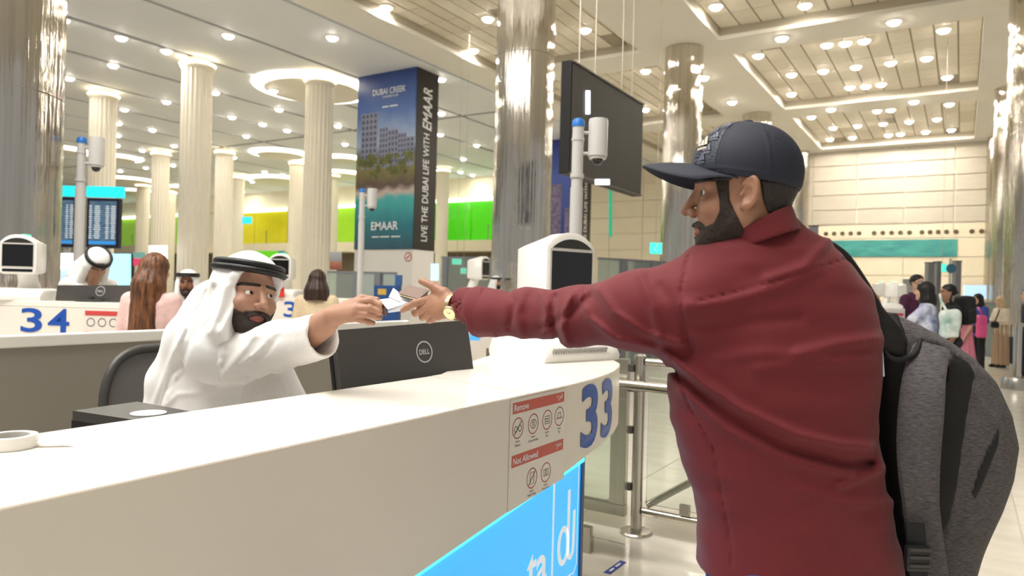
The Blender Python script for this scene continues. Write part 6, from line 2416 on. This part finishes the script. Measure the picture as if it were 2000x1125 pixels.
# ------------------------------------------------------------------ people further away
def passer(label, px, d, H, face, skin, top_m, bot_m, hair_m, hair='short', bottom='trousers', arms=None, sleeve=.45, py_eye=None, pitch=0.0, robe=False, lean=0.0, h=.0125, shoe_m=None, no_feet=False, turn=0.0):
    b0 = W(px, 560, d)
    base = np.array([b0[0], b0[1], 0.0])
    s = H / 1.75
    f = nrm(CV(face[0], face[1], 0))
    r = np.cross(f, UP)
    R = basis(r, f, UP)
    t = thing('person', label, 'person', base)
    L = lambda x, y, z: base + R @ (np.array([x, y + lean * max(0, z - .9), z]) * s)
    arms = arms or [((.225, -.03, 1.13), (.235, .08, .90)), ((-.225, -.03, 1.13), (-.235, .08, .90))]
    sh = [(.172, 0, 1.40), (-.172, 0, 1.40)]
    hd_o = L(0, .045, 1.63) + (R @ np.array([0, math.sin(pitch) * .10, -(1 - math.cos(pitch)) * .12])) * s
    c_, s_ = math.cos(pitch), math.sin(pitch)
    hf, hu_ = f * c_ - UP * s_, UP * c_ + f * s_
    ct, st_ = math.cos(turn), math.sin(turn)
    hr_ = np.cross(hf, hu_)
    hf2 = hf * ct - hr_ * st_
    HR = basis(np.cross(hf2, hu_), hf2, hu_)

    def hs(p):
        return head_sdf(to_local(p, hd_o, HR, s)) * s

    def skin_f(p):
        d_ = hs(p)
        d_ = smin(d_, rc(p, hd_o - UP * .06 * s, L(0, 0, 1.38), .055 * s, .06 * s), .03)
        d_ = smin(d_, chain(p, [L(0, 0, 1.36), L(0, 0, 1.15), L(0, 0, .96)], [.10 * s, .10 * s, .11 * s], .04), .04)
        for (a, (e, w)) in zip(sh, arms):
            e_, w_ = L(*e), L(*w)
            d_ = smin(d_, chain(p, [L(*a), e_, w_], [.045 * s, .038 * s, .028 * s], .02), .03)
            dv = nrm(w_ - e_)
            sdv = nrm(np.cross(dv, f + UP * .3))
            d_ = smin(d_, rc(p, w_, w_ + dv * .07 * s, .027 * s, .03 * s), .015)
            for q in (-1, -.33, .33, 1):
                d_ = smin(d_, rc(p, w_ + dv * .07 * s + sdv * q * .022 * s, w_ + dv * .15 * s + sdv * q * .03 * s - UP * .01, .0095 * s, .008 * s), .004)
            d_ = smin(d_, rc(p, w_ + dv * .03 * s + sdv * .03 * s, w_ + dv * .09 * s + sdv * .055 * s, .011 * s, .009 * s), .005)
        for q in (-1, 1):
            d_ = smin(d_, chain(p, [L(.09 * q, 0, .93), L(.095 * q, .01, .50), L(.1 * q, -.01, .09), L(.1 * q, .1, .035)], [.08 * s, .052 * s, .036 * s, .03 * s], .02), .03)
        return np.maximum(d_, .004 - p[:, 2])

    lo, hi = base - (.75 * s + .1, .75 * s + .1, 0), base + (.75 * s + .1, .75 * s + .1, H + .12)
    sdf_part('body', skin_f, lo, hi, h, skin, t, slack=1.4)
    zs = np.array([.80, .92, 1.05, 1.25, 1.38, 1.455, 1.50]) * s
    aw = np.array([.175, .168, .155, .178, .175, .11, .07]) * s
    bw = np.array([.125, .122, .115, .122, .112, .085, .07]) * s
    cs = np.array([L(0, 0, z / s) for z in zs])

    def top_f(p):
        d_ = loft_v(p, zs, cs, aw, bw, r, f)
        for (a, (e, w)) in zip(sh, arms):
            if sleeve <= .5:
                k = sleeve / .5
                pts = [L(*a), L(*a) + (L(*e) - L(*a)) * k]
                rs = [.07 * s, .06 * s]
            else:
                k = (sleeve - .5) / .5
                pts = [L(*a), L(*e), L(*e) + (L(*w) - L(*e)) * k]
                rs = [.068 * s, .058 * s, .05 * s]
            d_ = smin(d_, chain(p, pts, rs, .02), .03)
        return d_ - .012 * vnoise(p, 9)

    tp = sdf_part('top' if not robe else 'robe_top', top_f, lo, hi, h, top_m, t, slack=1.4)
    if bottom == 'trousers':
        def bot_f(p):
            d_ = ell(p, L(0, 0, .93), np.array([.16, .16, .12]) * s)
            for q in (-1, 1):
                d_ = smin(d_, chain(p, [L(.085 * q, 0, .9), L(.095 * q, .01, .5), L(.1 * q, 0, .07)], [.092 * s, .075 * s, .066 * s], .02), .03)
            return np.maximum(d_, .05 - p[:, 2]) - .008 * vnoise(p, 9)
    else:
        hem = {'skirt': .38, 'robe': .06, 'wide': .07}[bottom]
        z2 = np.array([hem, .6, .85, 1.0, 1.06]) * s
        w2 = np.array({'skirt': [.27, .23, .185, .165, .15], 'robe': [.24, .215, .185, .17, .16], 'wide': [.21, .19, .18, .165, .15]}[bottom]) * s
        c2 = np.array([L(0, 0, z / s) for z in z2])

        def bot_f(p):
            ang = np.arctan2((p - base) @ r, (p - base) @ f)
            return loft_v(p, z2, c2, w2, w2 * .72, r, f) - .008 * np.sin(ang * 11)
    sdf_part('robe_skirt' if bottom == 'robe' else ('skirt' if bottom == 'skirt' else 'trousers'), bot_f, lo, hi, h, bot_m, t, slack=1.4)
    for q in (-1, 1):
        sdf_part('shoe', lambda p, q=q: np.maximum(smin(rc(p, L(.1 * q, -.03, .04), L(.1 * q, .17, .035), .045 * s, .042 * s), ell(p, L(.1 * q, 0, .07), (.05 * s,) * 3), .02), .003 - p[:, 2]), base - (.4, .4, 0), base + (.4, .4, .2), h, shoe_m or m_black, t)
    hl, hh = hd_o - .72 * s, hd_o + .30 * s

    def hair_f(p):
        q = to_local(p, hd_o, HR, s)
        a = ell(q, (0, -.018, .036), (.086, .104, .097))
        cut = np.maximum((q[:, 1] - .062) - .35 * (q[:, 2] - .05), -(q[:, 2] + .005) + (q[:, 1] + .02) * .8)
        if hair == 'short':
            a = np.maximum(a, cut)
        else:
            face = ell(q, (0, .11, -.03), (.062, .085, .095))
            ln = {'long': -.58, 'bob': -.19, 'mid': -.17, 'curly': -.15, 'bun': -.03}[hair]
            by = -.12 if hair == 'long' else -.055
            back = chain(q, [np.array([0, -.03, .02]), np.array([0, -.05 if hair != 'long' else -.085, -.12]), np.array([0, by, ln])], [.096, {'bob': .132, 'long': .112}.get(hair, .1), {'bob': .142, 'long': .118}.get(hair, .088)], .03)
            a = smin(a, back, .03)
            a = smax(a, -face, .01)
            a = np.maximum(a, ln - .03 - q[:, 2])
            a = a - .004 * np.sin(np.arctan2(q[:, 0], q[:, 1]) * 22)
        return a * s - .005 * vnoise(q, 30 if hair != 'curly' else 60) * (1 if hair != 'curly' else 2.5)

    def gh_f(p):
        q = to_local(p, hd_o, HR, s)
        a = ell(q, (0, -.012, .040), (.097, .116, .1))
        a = smin(a, rc(q, (0, -.035, .02), (0, -.09, -.24), .098, .15), .04)
        a = smin(a, rc(q, (.075, .02, .0), (.085, .03, -.22), .034, .05), .03)
        a = smin(a, rc(q, (-.075, .02, .0), (-.085, .03, -.22), .034, .05), .03)
        op = rc(q, (0, .105, .02), (0, .115, -.26), .074, .085)
        return smax(a, -op, .01) * s - .006 * vnoise(q, 14)

    if hair == 'ghutra':
        sdf_part('headcloth', gh_f, hl, hh, h * .75, m_ghut, t, slack=1.4)
        for uu_ in (.076, .094):
            A = MB()
            A.tube([hd_o + HR @ (np.array([.1 * math.cos(a) * (1.05 - uu_ * .6), -.012 + .118 * math.sin(a) * (1.05 - uu_ * .6), uu_]) * s) for a in np.linspace(0, 2 * math.pi, 32, endpoint=False)], .0105 * s, n=8, closed=True)
            part('headband', A, m_agal, t, smooth=60, world=True)
        sdf_part('beard', shell(hs, hd_o, HR, s, .006, OBEARD, [lip_hole]), hd_o - .2, hd_o + .15, .007, m_beard, t)
    else:
        sdf_part('hair', hair_f, hl, hh, h * .75, hair_m, t, slack=1.4)
    sdf_part('eyebrows', shell(hs, hd_o, HR, s, .003, OBROW, [lambda q: np.abs(q[:, 0]) - .008], (.001, 200)), hd_o - .12, hd_o + .12, .006, m_hair, t)
    return t, L, hd_o, HR, s


def cloth(name, rgb, **k):
    return mat(name, rgb, rough=.8, var=k.pop('var', .08), vscale=k.pop('vscale', 30), **k)


m_brown = mat('long_brown_hair', (66, 40, 26), rough=.5, var=.45, vscale=45, vstretch=(1, 1, .12), bump=.5, bscale=120, bstretch=(1, 1, .1), bdist=.004, col2=(112, 70, 40))
m_bkh = mat('black_hair', (22, 18, 18), rough=.45, var=.3, vscale=60, vstretch=(1, 1, .15))
m_blond = mat('blond_hair', (196, 176, 138), rough=.6, var=.25, vscale=60)
m_dkbr = mat('dark_brown_hair', (52, 32, 24), rough=.45, var=.35, vscale=60, vstretch=(1, 1, .12), bump=.3, bscale=120, bstretch=(1, 1, .1), bdist=.003)
c_pink = cloth('pale_pink_blouse', (226, 190, 184))
c_beige = cloth('beige_top', (216, 196, 162))
c_black = cloth('black_tee', (30, 31, 34))
c_navy = cloth('navy_trousers', (34, 40, 58))
c_tie = cloth('tie_dye_blue', (120, 136, 190), var=.05, vscale=9, col2=(232, 232, 240))
c_polo = cloth('striped_polo', (120, 34, 66), var=.3, vscale=3, vstretch=(.01, .01, 14), col2=(28, 30, 60))
c_blue = cloth('violet_blue_top', (70, 78, 156))
c_pinkd = cloth('pink_dress', (214, 130, 150))
c_cream = cloth('cream_jacket', (214, 202, 182))
c_tan = cloth('tan_trousers', (166, 140, 116))

passer('long-haired brunette in pink blouse seen from behind at counter 34', 297, 4.95, 1.62, (.15, 1), m_skin3, c_pink, c_navy, m_brown, 'long', sleeve=.8, h=.011, arms=[((.24, .02, 1.14), (.16, .28, 1.08)), ((-.24, .0, 1.12), (-.2, .22, 1.02))])
passer('smiling officer in white headcloth right of the long-haired woman', 368, 6.25, 1.52, (.25, -1), m_skin4, m_kand, m_kand, m_hair, 'ghutra', 'robe', sleeve=.95, h=.012, robe=True)
passer('officer in white headcloth bowed over the monitor of counter 34', 166, 6.35, 1.72, (.75, -.66), m_skin2, m_kand, m_kand, m_hair, 'ghutra', 'robe', sleeve=.95, pitch=.85, lean=.2, robe=True, h=.012)
passer('bob-haired woman in beige top seen from behind right of the officer', 619, 7.4, 1.58, (-.1, 1), m_skin3, c_beige, c_black, m_dkbr, 'bob', sleeve=.45)
passer('distant officer in white headcloth above the maroon sleeve', 966, 13.8, 1.66, (.8, -.6), m_skin2, m_kand, m_kand, m_hair, 'ghutra', 'robe', sleeve=.95, robe=True, h=.014)
pm_ = passer('man with glasses in a maroon and navy striped polo at the right counter', 1787, 10.6, 1.80, (.35, -1), m_skin3, c_polo, c_navy, m_bkh, 'short', sleeve=.4)
passer('black-haired woman in blue and white tie-dye top leaning on the counter', 1812, 9.0, 1.66, (-.75, .55), m_skin3, c_tie, c_tie, m_bkh, 'mid', 'skirt', sleeve=.4, arms=[((.26, .2, 1.22), (.2, .45, 1.2)), ((-.26, .18, 1.22), (-.12, .42, 1.16))])
passer('man in black t-shirt wearing a black backpack in the queue', 1858, 9.6, 1.65, (-.95, .25), m_skin1, c_black, c_navy, m_bkh, 'short', sleeve=.4)
passer('woman in long pink dress standing behind the man in black', 1889, 13.2, 1.48, (-.8, .3), m_skin3, c_pinkd, c_pinkd, m_bkh, 'mid', 'skirt', sleeve=.4)
passer('dark-haired woman in violet-blue top and black trousers in the queue', 1913, 14.7, 1.58, (-.95, -.2), m_skin3, c_blue, c_black, m_bkh, 'mid', sleeve=.9, arms=[((.23, .03, 1.13), (.12, .25, 1.12)), ((-.23, .03, 1.13), (-.12, .25, 1.12))])
passer('fair-haired woman in cream jacket and tan trousers at the right edge', 1957, 15.6, 1.54, (-1, -.1), m_skin3, c_cream, c_tan, m_blond, 'curly', 'wide', sleeve=.9, arms=[((.23, .05, 1.13), (.14, .30, 1.12)), ((-.23, .05, 1.13), (-.12, .30, 1.12))], h=.014)
passer('traveller in navy cut off by the right edge of the picture', 2012, 13.2, 1.68, (-1, .2), m_skin3, c_navy, c_navy, m_bkh, 'short', sleeve=.85)

# glasses on the man in the polo
_t, _L, _o, _R, _s = pm_
G_ = MB()
for sd_ in (-1, 1):
    G_.tube([_o + _R @ (np.array([.032 * sd_ + .024 * math.cos(a), .1, -.002 + .018 * math.sin(a)]) * _s) for a in np.linspace(0, 2 * math.pi, 16, endpoint=False)], .003, n=6, closed=True)
    G_.tube([_o + _R @ (np.array(q) * _s) for q in ((.055 * sd_, .1, 0), (.078 * sd_, .04, .0), (.08 * sd_, -.01, 0))], .003, n=6)
G_.tube([_o + _R @ (np.array(q) * _s) for q in ((-.009, .1, 0), (.009, .1, 0))], .003, n=6)
tag(part('glasses', G_, m_black, _t, smooth=60, world=True), kind='stuff')
# things carried


def soft_bag(name, label, cat, px, py, d, size, m, strap=None, h=.012, rnd=.06):
    c = W(px, py, d)
    t = thing(name, label, cat, c - UP * size[2] / 2, group=None)
    R = basis(RT, FW, UP)
    sdf_part('bag_body', lambda p: rbox(p, c, np.array(size) / 2, rnd, R) - (.02 if rnd < .065 else .07) * vnoise(p, 8), c - .5, c + .5, h, m, t, slack=1.4)
    sdf_part('front_pocket', lambda p: rbox(p, c - UP * size[2] * .18 - FW * size[1] * .5, np.array([size[0] * .36, .03, size[2] * .24]), .025, R), c - .5, c + .5, h, m, t, slack=1.4)
    if strap:
        part('strap', MB().tube([W(*q) for q in strap], .015, n=8), m, t, smooth=60, world=True)
    return t


soft_bag('backpack', 'black backpack on the man in the black t-shirt', 'backpack', 1884, 606, 9.7, (.17, .30, .40), c_black, [(1870, 572, 9.55), (1862, 566, 9.5), (1856, 585, 9.45), (1866, 615, 9.5)])
soft_bag('plastic_bag', 'pale green and white carrier bag behind the woman in tie-dye', 'carrier bag', 1852, 634, 8.75, (.22, .16, .36), mat('pale_green_plastic', (172, 206, 196), rough=.3, var=.15, vscale=6, col2=(232, 234, 230)), [(1848, 606, 8.75), (1838, 588, 8.8), (1836, 575, 8.9)], rnd=.07)
soft_bag('pink_bag', 'bright pink bag hanging beside the woman in violet-blue', 'bag', 1917, 638, 14.35, (.2, .12, .46), mat('hot_pink_shell', (226, 90, 150), rough=.4, var=.08, vscale=4), [(1917, 616, 14.35), (1914, 606, 14.35), (1910, 600, 14.5)], rnd=.05)
soft_bag('handbag', 'small black handbag held by the fair-haired woman', 'handbag', 1943, 634, 15.3, (.16, .10, .14), c_black, [(1943, 628, 15.3), (1948, 617, 15.3), (1952, 605, 15.4)], rnd=.04)
sc_ = W(1983, 690, 15.9)
su = thing('suitcase', 'black upright suitcase behind the fair-haired woman', 'suitcase', (sc_[0], sc_[1], 0), YAW)
part('shell', MB().box((0, 0, .36), (.22, .40, .60), bev=.03), c_black, su, smooth=40)
for ax_ in (-.07, .07):
    for ay_ in (-.15, .15):
        part('wheel', MB().cyl((ax_ - .012, ay_, .03), (ax_ + .012, ay_, .03), .028, n=12), m_black, su, smooth=40)
part('pull_handle', MB().tube([(0, .15, .65), (0, .15, .92), (0, -.1, .92), (0, -.1, .65)], .012, n=8), m_dark, su)
